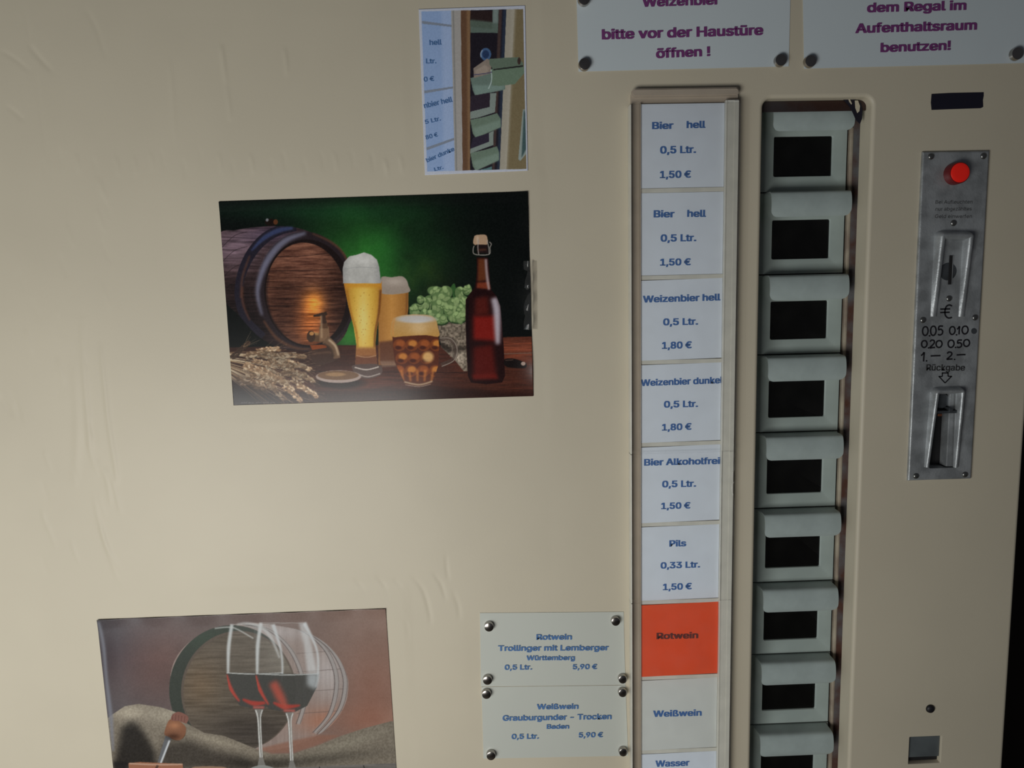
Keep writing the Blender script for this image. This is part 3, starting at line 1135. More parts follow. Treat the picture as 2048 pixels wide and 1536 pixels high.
st = []
for (ch, x, y, w, h) in (('e', 1885, 610, 19, 26),
                         ('0', 1845, 653, 11, 18), ('.', 1857, 654, 4, 18), ('0', 1861, 652, 11, 19), ('5', 1875, 652, 11, 18),
                         ('0', 1899, 653, 11, 16), ('.', 1911, 654, 4, 16), ('1', 1914, 653, 7, 16), ('0', 1924, 652, 12, 16),
                         ('0', 1843, 681, 11, 14), ('.', 1855, 682, 4, 14), ('2', 1859, 680, 11, 16), ('0', 1872, 681, 12, 14),
                         ('0', 1896, 680, 12, 15), ('.', 1909, 681, 4, 14), ('5', 1913, 680, 11, 15), ('0', 1927, 679, 12, 14),
                         ('1', 1842, 705, 9, 18), ('.', 1851, 706, 4, 16), ('-', 1861, 702, 20, 20),
                         ('2', 1893, 704, 12, 15), ('.', 1907, 705, 4, 14), ('-', 1913, 700, 18, 20)):
    st += digit(ch, x, y, w, h)
bm = bmesh.new()
ribbons(bm, st, 3.1, PD - .00013, PD)
tag(link('marker_lettering', bm, M['black_ink'], plate), 'hand-written coin values in black marker')
bm = bmesh.new()
ribbons(bm, [[(1884.5, 745), (1884.5, 753)], [(1884.5, 753), (1877, 753)], [(1877.5, 752.5), (1890, 766)], [(1890, 766), (1903.5, 752)],
             [(1903.5, 753), (1896, 752.5)], [(1896, 753), (1896, 745)], [(1884, 746), (1896.5, 746)]], 2.4, PD - .00013, PD)
link('arrow_mark', bm, M['black_ink'], plate)
bm = bmesh.new()
prism(bm, [P(1948 + 6 * math.cos(a), 662 + 6 * math.sin(a), PD) for a in np.linspace(0, 2 * math.pi, 12, endpoint=False)], PD - .00012, PD - .00002)
link('ink_smudge', bm, M['alu_dark'], plate)

# inside of the return cup, with its lever
bm = bmesh.new()
box(bm, cupx0 - .001, cupx1 + .001, PD + .0145, PD + .0155, cupz0 - .001, cupz1 + .001)
link('cup_back', bm, M['dark'], plate)
bm = bmesh.new()
box(bm, cupx1 - .0085, cupx1 - .0005, PD + .0015, PD + .014, cupz0 + .001, cupz1 - .001, .0008)
link('cup_side', bm, M['alu'], plate)
bm = bmesh.new()
lx, lz = P(1893, 822, PD - .002)
box(bm, lx - .0100, lx + .0105, PD - .003, PD + .010, lz - .0024, lz + .0004, .0006)
box(bm, lx + .0015, lx + .0055, PD - .004, PD + .006, lz - .001, lz + .0035, .0005)
link('return_lever', bm, M['alu_dark'], plate)
bm = bmesh.new()
lathe_y(bm, P(1888, 806, PD)[0], P(1888, 803, PD)[1], [(.0075, PD + .004), (.0080, PD + .0045), (.0080, PD + .014)], 24)
link('release_button', bm, M['alu_dark'], plate, smooth=True, angle=math.radians(40))
bm = bmesh.new()
cx, cz = P(1876, 829, PD)
box(bm, cx - .0022, cx + .0022, PD - .0036, PD - .0028, cz - .0012, cz + .0012, .0004)
tag(link('coin_edge', bm, M['copper'], plate), 'copper-coloured edge of a coin')

# ------------------------------------------------------------------ screw and coin return of the machine
bm = bmesh.new()
x, z = P(1860, 1417)
lathe_y(bm, x, z, [(.0012, -.0032), (.003, -.0028), (.0042, -.0018), (.0048, -.0002)], 20)
link('panel_screw', bm, M['black_ink'], machine, smooth=True)
bm = bmesh.new()
box(bm, rx0 + .0010, rx1 - .0004, .0028, .0040, rz0 + .0062, rz1 - .0006, .0003)
tag(link('coin_return_flap', bm, M['flap'], machine), 'small slate grey coin return flap')
bm = bmesh.new()
box(bm, rx0 - .001, rx1 + .001, .0066, .0076, rz0 - .001, rz1 + .001)
link('coin_return_back', bm, M['dark'], machine)

# ------------------------------------------------------------------ black tape strip
bm = bmesh.new()
pts = [(1863, 188), (1900, 186), (1967, 184.5), (1967, 192), (1965.5, 200), (1966, 214), (1961, 216.5), (1900, 218.5), (1863, 220), (1861.5, 205)]
prism(bm, [P(*q) for q in pts], -.0003, -.00002)
tag(link('tape_strip', bm, M['black_tape']), 'strip of black tape stuck above the coin plate', 'tape')


# ------------------------------------------------------------------ paper signs, notes and their magnets
def paper(name, corners, label, cat, mat, lines, ink, y=-.0006, lift=0.0, bold=.02, group=None, th=.0004):
    bmp = bmesh.new()
    cs = np.array([P(*q) for q in corners])
    nu, nv = 14, 8
    g = []
    for j in range(nv + 1):
        row = []
        for i in range(nu + 1):
            u, v = i / nu, j / nv
            p = cs[0] * (1 - u) * (1 - v) + cs[1] * u * (1 - v) + cs[2] * u * v + cs[3] * (1 - u) * v
            yy = y - lift * (abs(2 * u - 1) ** 4) * .3 - lift * .4 * abs(2 * v - 1) ** 6
            row.append(bmp.verts.new((p[0], yy, p[1])))
        g.append(row)
    for j in range(nv):
        for i in range(nu):
            bmp.faces.new((g[j + 1][i], g[j + 1][i + 1], g[j][i + 1], g[j][i]))
    bmp.normal_update()
    bmesh.ops.solidify(bmp, geom=bmp.faces[:], thickness=th)
    bmesh.ops.recalc_face_normals(bmp, faces=bmp.faces[:])
    o = link(name, bmp, mat, smooth=True, angle=math.radians(40))
    # keep every point in front of the panel
    tag(o, label, cat, group)
    lines_mesh('lettering', lines, y - th - lift * .05 - .0003, ink, o, bold=bold, dd=y)
    return o


paper('laminated_sign', [(1149, -150), (1584, -162), (1577, 133), (1157, 143.5)],
      'laminated white sign with purple lettering ending in öffnen !', 'sign', M['sign'],
      [('Weizenbier', 1284, 14, 1439, 9, 18), ('bitte vor der Haustüre', 1203.4, 79, 1525.7, 70, 19), ('öffnen !', 1311.6, 116.5, 1420, 112, 18)],
      M['purple_ink'], group='laminated signs with purple lettering')
paper('laminated_sign', [(1602, -165), (2062, -180), (2056, 126), (1608, 137.5)],
      'laminated white sign with purple lettering ending in benutzen!', 'sign', M['sign'],
      [('dem Regal im', 1733, 25, 1931.5, 20, 18), ('Aufenthaltsraum', 1709.7, 66.5, 1952.7, 59.5, 18), ('benutzen!', 1760, 104.5, 1900.4, 100, 17.5)],
      M['purple_ink'], group='laminated signs with purple lettering')
paper('wine_note', [(959.7, 1225.5), (1247, 1223.4), (1250.6, 1369), (962, 1372.5)],
      'small white note with blue lettering reading Rotwein Trollinger mit Lemberger', 'note', M['note'],
      [('Rotwein', 1072.4, 1279, 1143.5, 1278.5, 10.5), ('Trollinger mit Lemberger', 995.8, 1301.3, 1217, 1300, 10.5), ('Württemberg', 1052.7, 1320, 1149.4, 1319.5, 9),
       ('0,5 Ltr.', 1009, 1339, 1064, 1338.5, 9.5), ('5,90 €', 1145, 1338, 1193.8, 1337.5, 9.5)],
      M['blue_ink_pale'], bold=.018, group='wine notes beside the card holder')
paper('wine_note', [(963, 1373.6), (1250.8, 1370), (1256, 1511), (967, 1516.5)],
      'small white note with blue lettering reading Weißwein Grauburgunder - Trocken', 'note', M['note'],
      [('Weißwein', 1073.5, 1418, 1156.6, 1417, 10), ('Grauburgunder - Trocken', 1005, 1441, 1222.9, 1437.5, 10.5), ('Baden', 1093, 1457, 1138, 1456.5, 8.5),
       ('0,5 Ltr.', 1023, 1477.4, 1077.4, 1476.6, 9.5), ('5,90 €', 1157, 1474.3, 1205.4, 1473.5, 9.5)],
      M['blue_ink_pale'], bold=.018, group='wine notes beside the card holder')

mags = [((1168, 131), 'magnet at the lower left corner of the sign reading öffnen !', 11.5),
        ((1558, 123), 'magnet at the lower right corner of the sign reading öffnen !', 11.5),
        ((1167, 2), 'magnet at the upper left of the sign reading öffnen !, cut by the frame', 11.5),
        ((1617, 125), 'magnet at the lower left corner of the sign reading benutzen!', 11.5),
        ((2028, 110), 'magnet at the lower right corner of the sign reading benutzen!', 12),
        ((978, 1250), 'magnet at the upper left corner of the Rotwein note', 10),
        ((1230, 1239), 'magnet at the upper right corner of the Rotwein note', 9.5),
        ((975, 1356), 'magnet at the lower left corner of the Rotwein note', 10),
        ((1244, 1354), 'magnet at the lower right corner of the Rotwein note', 9.5),
        ((973, 1384), 'magnet at the upper left corner of the Weißwein note', 10),
        ((1244, 1381), 'magnet at the upper right corner of the Weißwein note', 9.5),
        ((982, 1506), 'magnet at the lower left corner of the Weißwein note', 10),
        ((1245, 1499), 'magnet at the lower right corner of the Weißwein note', 9.5)]
m0 = None
for (q, lab, r) in mags:
    x, z = P(q[0], q[1])
    if m0 is None:
        bm = bmesh.new()
        R0 = .0058
        lathe_y(bm, 0, 0, [(R0 * .84, -.0046), (R0 * .92, -.0044), (R0 * .95, -.0039), (R0 * .95, -.0016), (R0 * .98, -.0012), (R0, 0)], 28)
        m0 = link('disc_magnet', bm, M['chrome'], smooth=True, angle=math.radians(30))
        o = m0
    else:
        o = m0.copy(); COL.objects.link(o)
    s_ = r / 11.5
    o.scale = (s_, 1, s_)
    o.location = (x, -.00118, z)
    tag(o, 'steel ' + lab, 'magnet', 'round steel magnets holding the papers')

# ------------------------------------------------------------------ printed pictures
GAIN = 1.0


def paint_beer():
    c = Canvas(2048, 1396, 0.5, 3)
    n1 = c.noise(220, 180, 4)
    n2 = c.noise(60, 60, 3)
    grain = c.noise(90, 6, 3)
    c.img[:] = (9, 13, 12)
    c.add(c.glow(960, 430, 430, 330) * (0.55 + .8 * n1), (20, 72, 22))
    c.add(c.glow(880, 560, 210, 260) * (0.6 + .6 * n1), (18, 46, 8))
    c.add(c.glow(830, 930, 120, 130), (36, 100, 28))
    c.add(c.glow(1270, 560, 150, 120) * n2, (28, 26, 4))
    c.add(c.glow(600, 160, 700, 60), (6, 22, 12))
    # table
    t = c.poly([(60, 1000), (760, 985), (1100, 985), (1600, 985), (1790, 935), (2000, 930), (2000, 1400), (60, 1400)])
    c.put(t, (46, 24, 18))
    tw = t * (grain * 1.4 + .2)
    c.add(tw * np.clip((c.X - 500) / 500, 0.2, 1), (34, 14, 8))
    c.add(t * c.glow(1880, 1010, 200, 70) * (.5 + grain), (60, 28, 16))
    c.add(t * c.glow(700, 1250, 400, 90) * (.5 + grain), (26, 10, 5))
    c.put(c.stroke([(1790, 1040), (1975, 1034)], 5), (120, 95, 80), .8)
    c.put(c.stroke([(560, 1150), (1560, 1160)], 6), (28, 12, 10), .7)
    c.put(c.poly([(60, 1290), (1400, 1250), (2000, 1290), (2000, 1400), (60, 1400)], soft=16), (34, 15, 12), .7)
    # barrel body
    body = c.poly([(30, 300), (130, 275), (240, 258), (380, 250), (500, 260), (600, 292), (740, 360), (830, 480), (850, 680), (820, 880),
                   (740, 985), (600, 1015), (420, 1010), (270, 930), (150, 800), (60, 700), (40, 500)], True)
    bg = c.noise(120, 8, 3)
    c.put(body, np.stack([52 + 60 * (bg - .5) + 0 * c.X, 36 + 44 * (bg - .5), 36 + 44 * (bg - .5)], -1))
    c.add(body * c.glow(120, 380, 170, 130) * (.4 + bg), (70, 62, 74))
    c.add(body * c.glow(340, 300, 160, 60), (24, 24, 40))
    c.mul(body * np.clip((c.Y - 520) / 420, 0, 1) * np.clip((460 - c.X) / 260, 0, 1), (.25, .22, .24))
    for yy in (330, 420, 520, 610):
        c.put(c.stroke([(44, yy + 50), (120, yy - 20), (200, yy - 45)], 3) * body, (26, 18, 20), .7)
    # hoops
    h1 = c.stroke([(500, 258), (400, 275), (300, 330), (215, 430), (160, 560), (148, 690), (190, 820), (300, 930)], [46, 60, 64, 60, 52, 50, 48, 40])
    c.put(h1 * body, (34, 30, 42))
    c.put(c.stroke([(480, 262), (390, 278), (300, 325), (225, 400)], [16, 30, 26, 8], soft=5), (56, 68, 110), .85)
    c.put(c.stroke([(215, 430), (170, 560), (160, 690)], [10, 14, 12], soft=4), (120, 70, 46), .5)
    c.put(c.stroke([(170, 620), (172, 720), (215, 830)], [10, 16, 10], soft=4), (120, 66, 40), .5)
    # front hoop and rim
    rim = c.ell(565, 655, 302, 372, -7)
    c.put(rim, (40, 30, 34))
    c.put(c.stroke([(560, 292), (440, 335), (350, 420), (290, 530), (262, 660), (290, 800)], [16, 34, 40, 34, 24, 12], soft=7), (118, 118, 142), .85)
    c.put(c.stroke([(300, 830), (380, 940), (500, 1003), (610, 1008)], [10, 20, 18, 10], soft=5), (105, 66, 44), .7)
    c.put(c.stroke([(600, 296), (720, 350), (800, 430), (845, 560)], [8, 14, 14, 8], soft=3), (98, 62, 44), .8)
    c.put(c.ell(577, 665, 272, 335, -7), (28, 18, 18))
    head = c.ell(562, 668, 246, 318, -7)
    hg = c.noise(150, 9, 4)
    hg2 = c.noise(30, 5, 2)
    v = np.clip((hg - .5) * 2.6 + (hg2 - .5) * 1.0, -1, 1)
    c.put(head, np.stack([98 + 46 * v, 58 + 34 * v, 42 + 26 * v], -1))
    c.add(head * c.glow(540, 440, 240, 130), (26, 18, 16))
    for (a, b_) in ((430, 400), (520, 508), (620, 612), (735, 730), (850, 852)):
        c.put(c.stroke([(300, a + 6), (560, a), (820, b_)], 4) * head, (44, 26, 22), .8)
    c.mul(head * np.clip((c.X - 640) / 200, 0, 1), (.45, .42, .45))
    c.mul(head * c.glow(420, 720, 110, 220), (.65, .6, .6))
    c.add(head * c.glow(610, 720, 60, 70) * (.6 + .8 * hg), (150, 88, 10))
    c.add(head * c.glow(590, 850, 80, 130) * (.5 + hg), (90, 40, 2))
    c.put(c.stroke([(330, 560), (318, 660), (345, 800), (420, 920)], 10, soft=3) * head, (30, 18, 18), .7)
    c.put(c.poly([(590, 1000), (640, 985), (735, 1010), (760, 1070), (640, 1112), (575, 1060)], True), (66, 42, 32))
    c.put(c.stroke([(600, 1040), (700, 1030), (745, 1045)], 10, soft=3), (118, 84, 62), .6)
    c.put(c.poly([(585, 985), (690, 982), (690, 1000), (600, 1015)]), (150, 66, 22), .9)
    # bung
    c.put(c.ell(345, 228, 38, 22), (26, 16, 12)); c.put(c.ell(374, 226, 14, 16), (96, 54, 30)); c.put(c.ell(322, 214, 9, 9), (120, 120, 125))
    # tap
    brass = (128, 94, 66)
    c.put(c.stroke([(570, 925), (620, 935), (690, 945)], [46, 56, 50]), (98, 68, 44))
    c.put(c.stroke([(580, 908), (640, 915)], 14, soft=4), (200, 150, 90), .8)
    c.put(c.ell(592, 930, 26, 36), (66, 44, 32)); c.put(c.ell(596, 912, 14, 12), (190, 130, 70))
    c.put(c.stroke([(672, 870), (676, 960)], [58, 66]), brass)
    c.put(c.stroke([(672, 830), (672, 880)], [34, 52]), (92, 62, 42))
    c.put(c.stroke([(668, 780), (670, 850)], [24, 34]), (64, 42, 32))
    c.put(c.stroke([(606, 802), (650, 795), (690, 786)], [12, 20, 24]), (58, 40, 30))
    c.put(c.stroke([(655, 800), (658, 940)], 8, soft=3), (205, 170, 130), .8)
    c.put(c.stroke([(680, 950), (722, 985), (745, 1030), (752, 1068)], [60, 50, 44, 40]), (112, 82, 58))
    c.put(c.stroke([(700, 950), (742, 990), (762, 1050)], [10, 12, 8], soft=3), (214, 184, 148), .9)
    c.put(c.stroke([(670, 975), (715, 1010), (732, 1060)], [10, 10, 8], soft=3), (46, 30, 22), .8)
    # sack and hops
    weave = c.noise(9, 9, 1)
    sk = c.poly([(1375, 850), (1470, 838), (1562, 822), (1572, 1150), (1540, 1150), (1480, 1075), (1400, 1000)])
    c.put(sk, np.stack([120 + 44 * (weave - .5) * 2, 106 + 40 * (weave - .5) * 2, 90 + 36 * (weave - .5) * 2], -1))
    c.mul(sk * c.poly([(1380, 960), (1470, 1000), (1565, 985), (1565, 1010), (1470, 1040), (1400, 1010)], soft=10), (.4, .36, .34))
    c.add(sk * c.glow(1500, 1060, 60, 50), (50, 48, 44))
    c.put(c.poly([(1455, 640), (1480, 600), (1495, 660), (1480, 690)], True), (52, 96, 44))
    for (x, y, rx, ry, a) in ((1380, 655, 68, 34, 15), (1430, 655, 40, 40, -20), (1520, 665, 34, 46, -20), (1562, 640, 26, 32, 20), (1330, 715, 44, 42, 0),
                              (1400, 690, 60, 34, 12), (1480, 725, 42, 40, 10), (1545, 730, 34, 50, 0), (1235, 765, 32, 42, 15), (1290, 730, 36, 44, 0),
                              (1390, 745, 52, 46, 10), (1300, 790, 36, 28, 0), (1345, 795, 40, 32, 0), (1460, 770, 44, 40, 0), (1525, 765, 32, 34, 0),
                              (1395, 820, 50, 34, 5), (1500, 812, 60, 32, 0), (1270, 700, 22, 26, 0)):
        c.put(c.ell(x, y + 6, rx * 1.08, ry * 1.08, a), (34, 58, 30))
        c.put(c.ell(x, y, rx, ry, a), (96, 126, 72))
        for k in range(11):
            th = c.rng.random() * 6.28; rr_ = .78 * c.rng.random() ** .5
            ax, ay = rx * rr_ * math.cos(th), ry * rr_ * math.sin(th)
            w_ = .24 + .14 * c.rng.random()
            sh = 1.12 - .35 * (ay / ry + 1) * .5
            c.dot(x + ax, y + ay + ry * .09, rx * w_, ry * w_ * 1.2, a + th * 30, (66, 96, 48), .8)
            c.dot(x + ax, y + ay, rx * w_ * .9, ry * w_ * 1.1, a + th * 30, (156 * sh, 182 * sh, 116 * sh), .9, .5)
    # glasses
    g2 = c.poly([(1008, 640), (1196, 645), (1194, 760), (1180, 860), (1150, 960), (1130, 1110), (1010, 1110)])
    c.put(g2, np.stack([205 - 40 * abs(c.X - 1090) / 100, 140 - 34 * abs(c.X - 1090) / 100, 62 - 20 * abs(c.X - 1090) / 100], -1))
    c.put(c.poly([(1010, 965), (1140, 950), (1130, 1110), (1015, 1110)], soft=6), (96, 52, 34), .9)
    c.put(c.poly([(1015, 1085), (1130, 1085), (1120, 1120), (1030, 1125)], soft=3), (150, 120, 100), .6)
    c.put(c.stroke([(1186, 660), (1180, 800), (1150, 940)], [10, 8, 6], soft=3), (120, 70, 30), .8)
    c.put(c.poly([(1024, 575), (1040, 558), (1090, 562), (1150, 556), (1180, 575), (1194, 610), (1194, 656), (1028, 662)], True), (158, 142, 128))
    c.add(c.glow(1110, 590, 70, 26), (26, 26, 26))
    g1 = c.poly([(792, 590), (1030, 590), (1030, 690), (1020, 780), (1000, 880), (990, 980), (1000, 1110), (866, 1120), (872, 980), (855, 870), (822, 740), (806, 660)])
    xc = 915
    e = np.clip(abs(c.X - xc) / 110, 0, 1)
    c.put(g1, np.stack([232 - 46 * e ** 2, 186 - 66 * e ** 2, 72 - 34 * e, ], -1))
    c.add(g1 * c.glow(915, 830, 46, 160), (14, 22, 40))
    c.put(g1 * c.poly([(800, 598), (1032, 598), (1032, 625), (806, 625)], soft=8), (214, 140, 30), .8)
    c.put(g1 * c.stroke([(812, 640), (838, 780), (872, 900), (880, 1000)], [14, 12, 10, 8], soft=4), (176, 112, 26), .9)
    c.put(g1 * c.stroke([(1022, 640), (1012, 780), (990, 900), (984, 1000)], [12, 12, 10, 8], soft=3), (104, 52, 20), .9)
    c.put(g1 * c.poly([(860, 1000), (1010, 1000), (1010, 1130), (850, 1130)], soft=8), (158, 96, 50), .95)
    c.put(g1 * c.poly([(860, 1055), (1010, 1055), (1010, 1130), (850, 1130)], soft=6), (112, 62, 42), .9)
    c.put(c.stroke([(872, 1050), (935, 1062), (996, 1050)], 5), (196, 150, 110), .7)
    for k in range(30):
        x, y = 850 + c.rng.random() * 160, 640 + c.rng.random() * 340
        c.put(c.ell(x, y, 3, 3), (160, 110, 30), .6)
    c.put(c.poly([(858, 1110), (1010, 1108), (1030, 1165), (960, 1195), (880, 1185), (850, 1140)], True), (88, 68, 62))
    c.put(c.stroke([(862, 1125), (935, 1140), (1012, 1122)], 8, soft=1), (205, 190, 178), .9)
    c.put(c.stroke([(864, 1160), (940, 1185), (1020, 1165)], 8, soft=1), (180, 165, 155), .8)
    fo = c.poly([(790, 600), (788, 510), (796, 470), (828, 434), (870, 426), (920, 410), (965, 425), (1000, 455), (1014, 500), (1018, 540), (1026, 600)], False)
    c.put(fo, np.stack([182 + 0 * c.X, 180 + 0 * c.X, 174 + 0 * c.X], -1))
    fn = c.noise(26, 26, 3)
    c.add(fo * (fn - .5), (26, 26, 26))
    c.add(fo * c.glow(920, 455, 90, 40), (26, 26, 26))
    c.mul(fo * np.clip((abs(c.X - 905) - 70) / 60, 0, 1), (.82, .82, .84))
    c.put(c.stroke([(792, 512), (905, 500), (1014, 508)], 3, soft=1), (140, 142, 142), .6)
    # dish
    c.put(c.ell(770, 1225, 150, 34, 0, .5), (16, 8, 8), .8)
    c.put(c.ell(762, 1184, 140, 40), (172, 150, 140)); c.put(c.ell(760, 1176, 128, 30), (118, 84, 56)); c.put(c.ell(745, 1170, 60, 12, 0, .4), (172, 130, 84), .8)
    # mug
    c.put(c.stroke([(1385, 950), (1450, 945), (1490, 1000), (1478, 1070), (1400, 1112)], 26), (78, 62, 54), .7)
    c.put(c.stroke([(1390, 940), (1460, 945), (1498, 1005), (1480, 1080), (1402, 1120)], 4), (180, 165, 150), .8)
    c.put(c.stroke([(1400, 965), (1450, 975), (1468, 1010), (1455, 1060)], 4), (150, 130, 118), .7)
    mg = c.poly([(1094, 915), (1382, 915), (1386, 1000), (1382, 1110), (1360, 1180), (1338, 1228), (1262, 1244), (1180, 1236), (1150, 1180), (1110, 1090), (1100, 1000)])
    c.put(mg, (92, 38, 18))
    for r in range(3):
        for k in range(4):
            x, y = 1140 + k * 76 + (r % 2) * 18 - r * 3, 985 + r * 82
            if x > 1372:
                continue
            c.put(c.ell(x, y, 40, 38) * mg, (128, 58, 20))
            c.put(c.ell(x + 6, y - 10, 26, 20, 0, .5) * mg, ((214, 132, 48) if (k + r) % 2 else (168, 82, 30)), .85)
            c.put(c.ell(x - 8, y + 16, 20, 12, 0, .6) * mg, (62, 18, 10), .8)
    c.put(c.ell(1318, 1060, 34, 34, 0, .6) * mg, (226, 176, 106), .85)
    for k in range(5):
        c.put(c.stroke([(1150 + k * 50, 1140), (1166 + k * 43, 1215)], [18, 12], soft=5) * mg, (206, 120, 40), .7)
    c.put(c.stroke([(1170, 1218), (1262, 1236), (1345, 1214)], 10, soft=2), (200, 176, 140), .8)
    c.put(c.stroke([(1176, 1236), (1262, 1248), (1335, 1232)], 4, soft=1), (170, 150, 130), .8)
    mf = c.poly([(1092, 930), (1088, 870), (1100, 826), (1150, 800), (1240, 792), (1330, 800), (1366, 826), (1378, 870), (1384, 930), (1300, 922), (1180, 928)], True)
    c.put(mf, np.stack([196 + 0 * c.X, 156 - 10 * (c.Y - 800) / 100, 100 - 26 * (c.Y - 800) / 100], -1))
    c.put(c.ell(1240, 822, 118, 24, 0, .5), (190, 184, 178), .95)
    c.add(mf * c.glow(1260, 880, 60, 50), (22, 30, 40))
    c.put(c.stroke([(1110, 815), (1098, 870), (1100, 925)], 10, soft=3) * mf, (214, 140, 62), .8)
    # bottle
    bt = c.poly([(1620, 440), (1692, 440), (1700, 520), (1704, 600), (1712, 640), (1745, 680), (1768, 740), (1776, 820), (1790, 1000), (1798, 1180), (1780, 1222),
                 (1680, 1234), (1585, 1222), (1565, 1180), (1556, 1000), (1550, 800), (1552, 700), (1580, 660), (1606, 630), (1616, 580), (1622, 520)])
    c.put(bt, (34, 9, 10))
    c.put(bt * c.poly([(1600, 800), (1740, 800), (1744, 960), (1600, 950)], soft=12), (138, 22, 14), .95)
    c.put(bt * c.poly([(1600, 1000), (1720, 980), (1745, 1180), (1600, 1180)], soft=14), (96, 18, 12), .9)
    c.put(bt * c.poly([(1612, 690), (1690, 680), (1700, 790), (1606, 800)], soft=12), (92, 24, 16), .9)
    c.put(bt * c.poly([(1590, 1170), (1740, 1165), (1760, 1200), (1600, 1205)], soft=8), (120, 24, 16), .8)
    c.put(bt * c.poly([(1628, 448), (1672, 448), (1680, 580), (1626, 590)], soft=6), (108, 52, 24), .95)
    c.put(bt * c.poly([(1622, 596), (1700, 590), (1706, 636), (1620, 630)], soft=5), (138, 56, 30), .9)
    c.put(bt * c.poly([(1610, 640), (1640, 635), (1650, 670), (1590, 690)], soft=8), (30, 6, 8), .9)
    c.put(bt * c.stroke([(1678, 450), (1682, 520), (1690, 590), (1698, 640)], [16, 16, 18, 12], soft=4), (176, 150, 150), .9)
    c.put(bt * c.stroke([(1728, 690), (1745, 760), (1750, 870), (1752, 980)], [40, 46, 40, 26], soft=10), (196, 186, 198), .9)
    c.put(bt * c.stroke([(1565, 700), (1562, 860), (1572, 1100)], [12, 10, 8], soft=5), (16, 4, 8), .9)
    c.put(c.poly([(1604, 318), (1620, 304), (1670, 302), (1686, 318), (1684, 362), (1606, 362)], True), (186, 150, 118))
    c.put(c.stroke([(1625, 310), (1628, 360)], 12, soft=5), (214, 186, 156), .8)
    c.put(c.poly([(1618, 362), (1690, 362), (1692, 415), (1622, 415)]), (36, 22, 22))
    c.put(c.stroke([(1630, 395), (1680, 392)], 10, soft=3), (112, 64, 44), .7)
    for pth in ([(1604, 370), (1598, 395), (1604, 418), (1640, 425), (1700, 420), (1704, 380), (1712, 360), (1700, 345)], [(1632, 330), (1628, 380), (1634, 425)], [(1684, 335), (1696, 380), (1698, 420)]):
        c.put(c.stroke(pth, 5), (168, 158, 150), .9)
    # opener on the right
    c.put(c.poly([(1796, 1075), (1850, 1070), (1900, 1085), (1930, 1100), (1925, 1128), (1860, 1130), (1800, 1118)], True), (22, 14, 14))
    c.put(c.ell(1912, 1102, 14, 12), (176, 150, 136)); c.put(c.stroke([(1800, 1082), (1850, 1078)], 5, soft=1), (90, 66, 56), .8)
    # wheat
    R = c.rng
    for k in range(60):
        y0 = 1030 + R.random() * 140
        a = -0.1 + .75 * (y0 - 1030) / 140 + R.random() * .16
        L = 220 + R.random() * 250
        c.put(c.stroke([(70, y0), (70 + L * .5 * math.cos(a), y0 + L * .45 * math.sin(a)), (80 + L * math.cos(a), y0 + L * math.sin(a))], [5, 3, 2]),
              [(184, 156, 118), (140, 108, 76), (98, 72, 52), (206, 186, 152)][k % 4], .85)
    ears = [(250, 1040, -15), (330, 1010, -6), (400, 1075, 6), (490, 1050, 2), (300, 1095, 14), (420, 1120, 18), (520, 1110, 16), (250, 1130, 26),
            (370, 1165, 30), (480, 1170, 26), (550, 1180, 28), (320, 1220, 40), (430, 1225, 38), (530, 1240, 36), (380, 1280, 42), (480, 1290, 40), (570, 1270, 30), (160, 1010, -42)]
    ears += [(200 + 330 * R.random(), 1040 + 190 * R.random(), R.random() * 40 - 4) for _ in range(16)]
    for (x, y, a) in ears:
        ra = math.radians(a)
        dark = x < 200
        lum = .75 + .35 * R.random()
        for k in range(13):
            t = (k - 6) * 11
            for sd in (-1, 1):
                ex = x + t * math.cos(ra) - sd * 8 * math.sin(ra) + R.normal() * 2.5
                ey = y + t * math.sin(ra) + sd * 8 * math.cos(ra) + R.normal() * 2.5 + .0012 * t * t
                cc = np.array((70, 48, 34) if dark else [(178, 142, 106), (140, 104, 72), (206, 178, 144)][int(R.random() * 3)]) * lum
                aa = a - sd * (20 + 16 * R.random())
                c.dot(ex + 1.5, ey + 2.5, 12, 6.5, aa, cc * .45, .7)
                c.dot(ex, ey, 10 + 3 * R.random(), 5 + R.random(), aa, cc, .95)
        for k in range(7):
            c.put(c.stroke([(x + 20 * math.cos(ra), y + 20 * math.sin(ra)), (x + (90 + 50 * R.random()) * math.cos(ra + .12 * (k - 3)), y + (90 + 50 * R.random()) * math.sin(ra + .12 * (k - 3)))], 1.8), (158, 128, 96), .5)
    c.mul(c.poly([(100, 1180), (260, 1230), (400, 1330), (420, 1396), (90, 1396)], soft=30), (.5, .46, .46))
    c.put(c.poly([(100, 1250), (200, 1290), (240, 1396), (100, 1396)], soft=14), (20, 16, 22), .7)
    # small imprint line
    for k in range(34):
        c.put(c.poly([(156 + k * 6.4, 1346 + (k % 3)), (160 + k * 6.4, 1346), (160 + k * 6.4, 1354), (156 + k * 6.4, 1354)]), (120, 116, 112), .7 if k % 7 else 0)
    g_ = c.img.mean(-1, keepdims=True)
    c.img = g_ + (c.img - g_) * .88
    c.img += (c.noise(7, 7, 1)[..., None] - .5) * 8
    return c


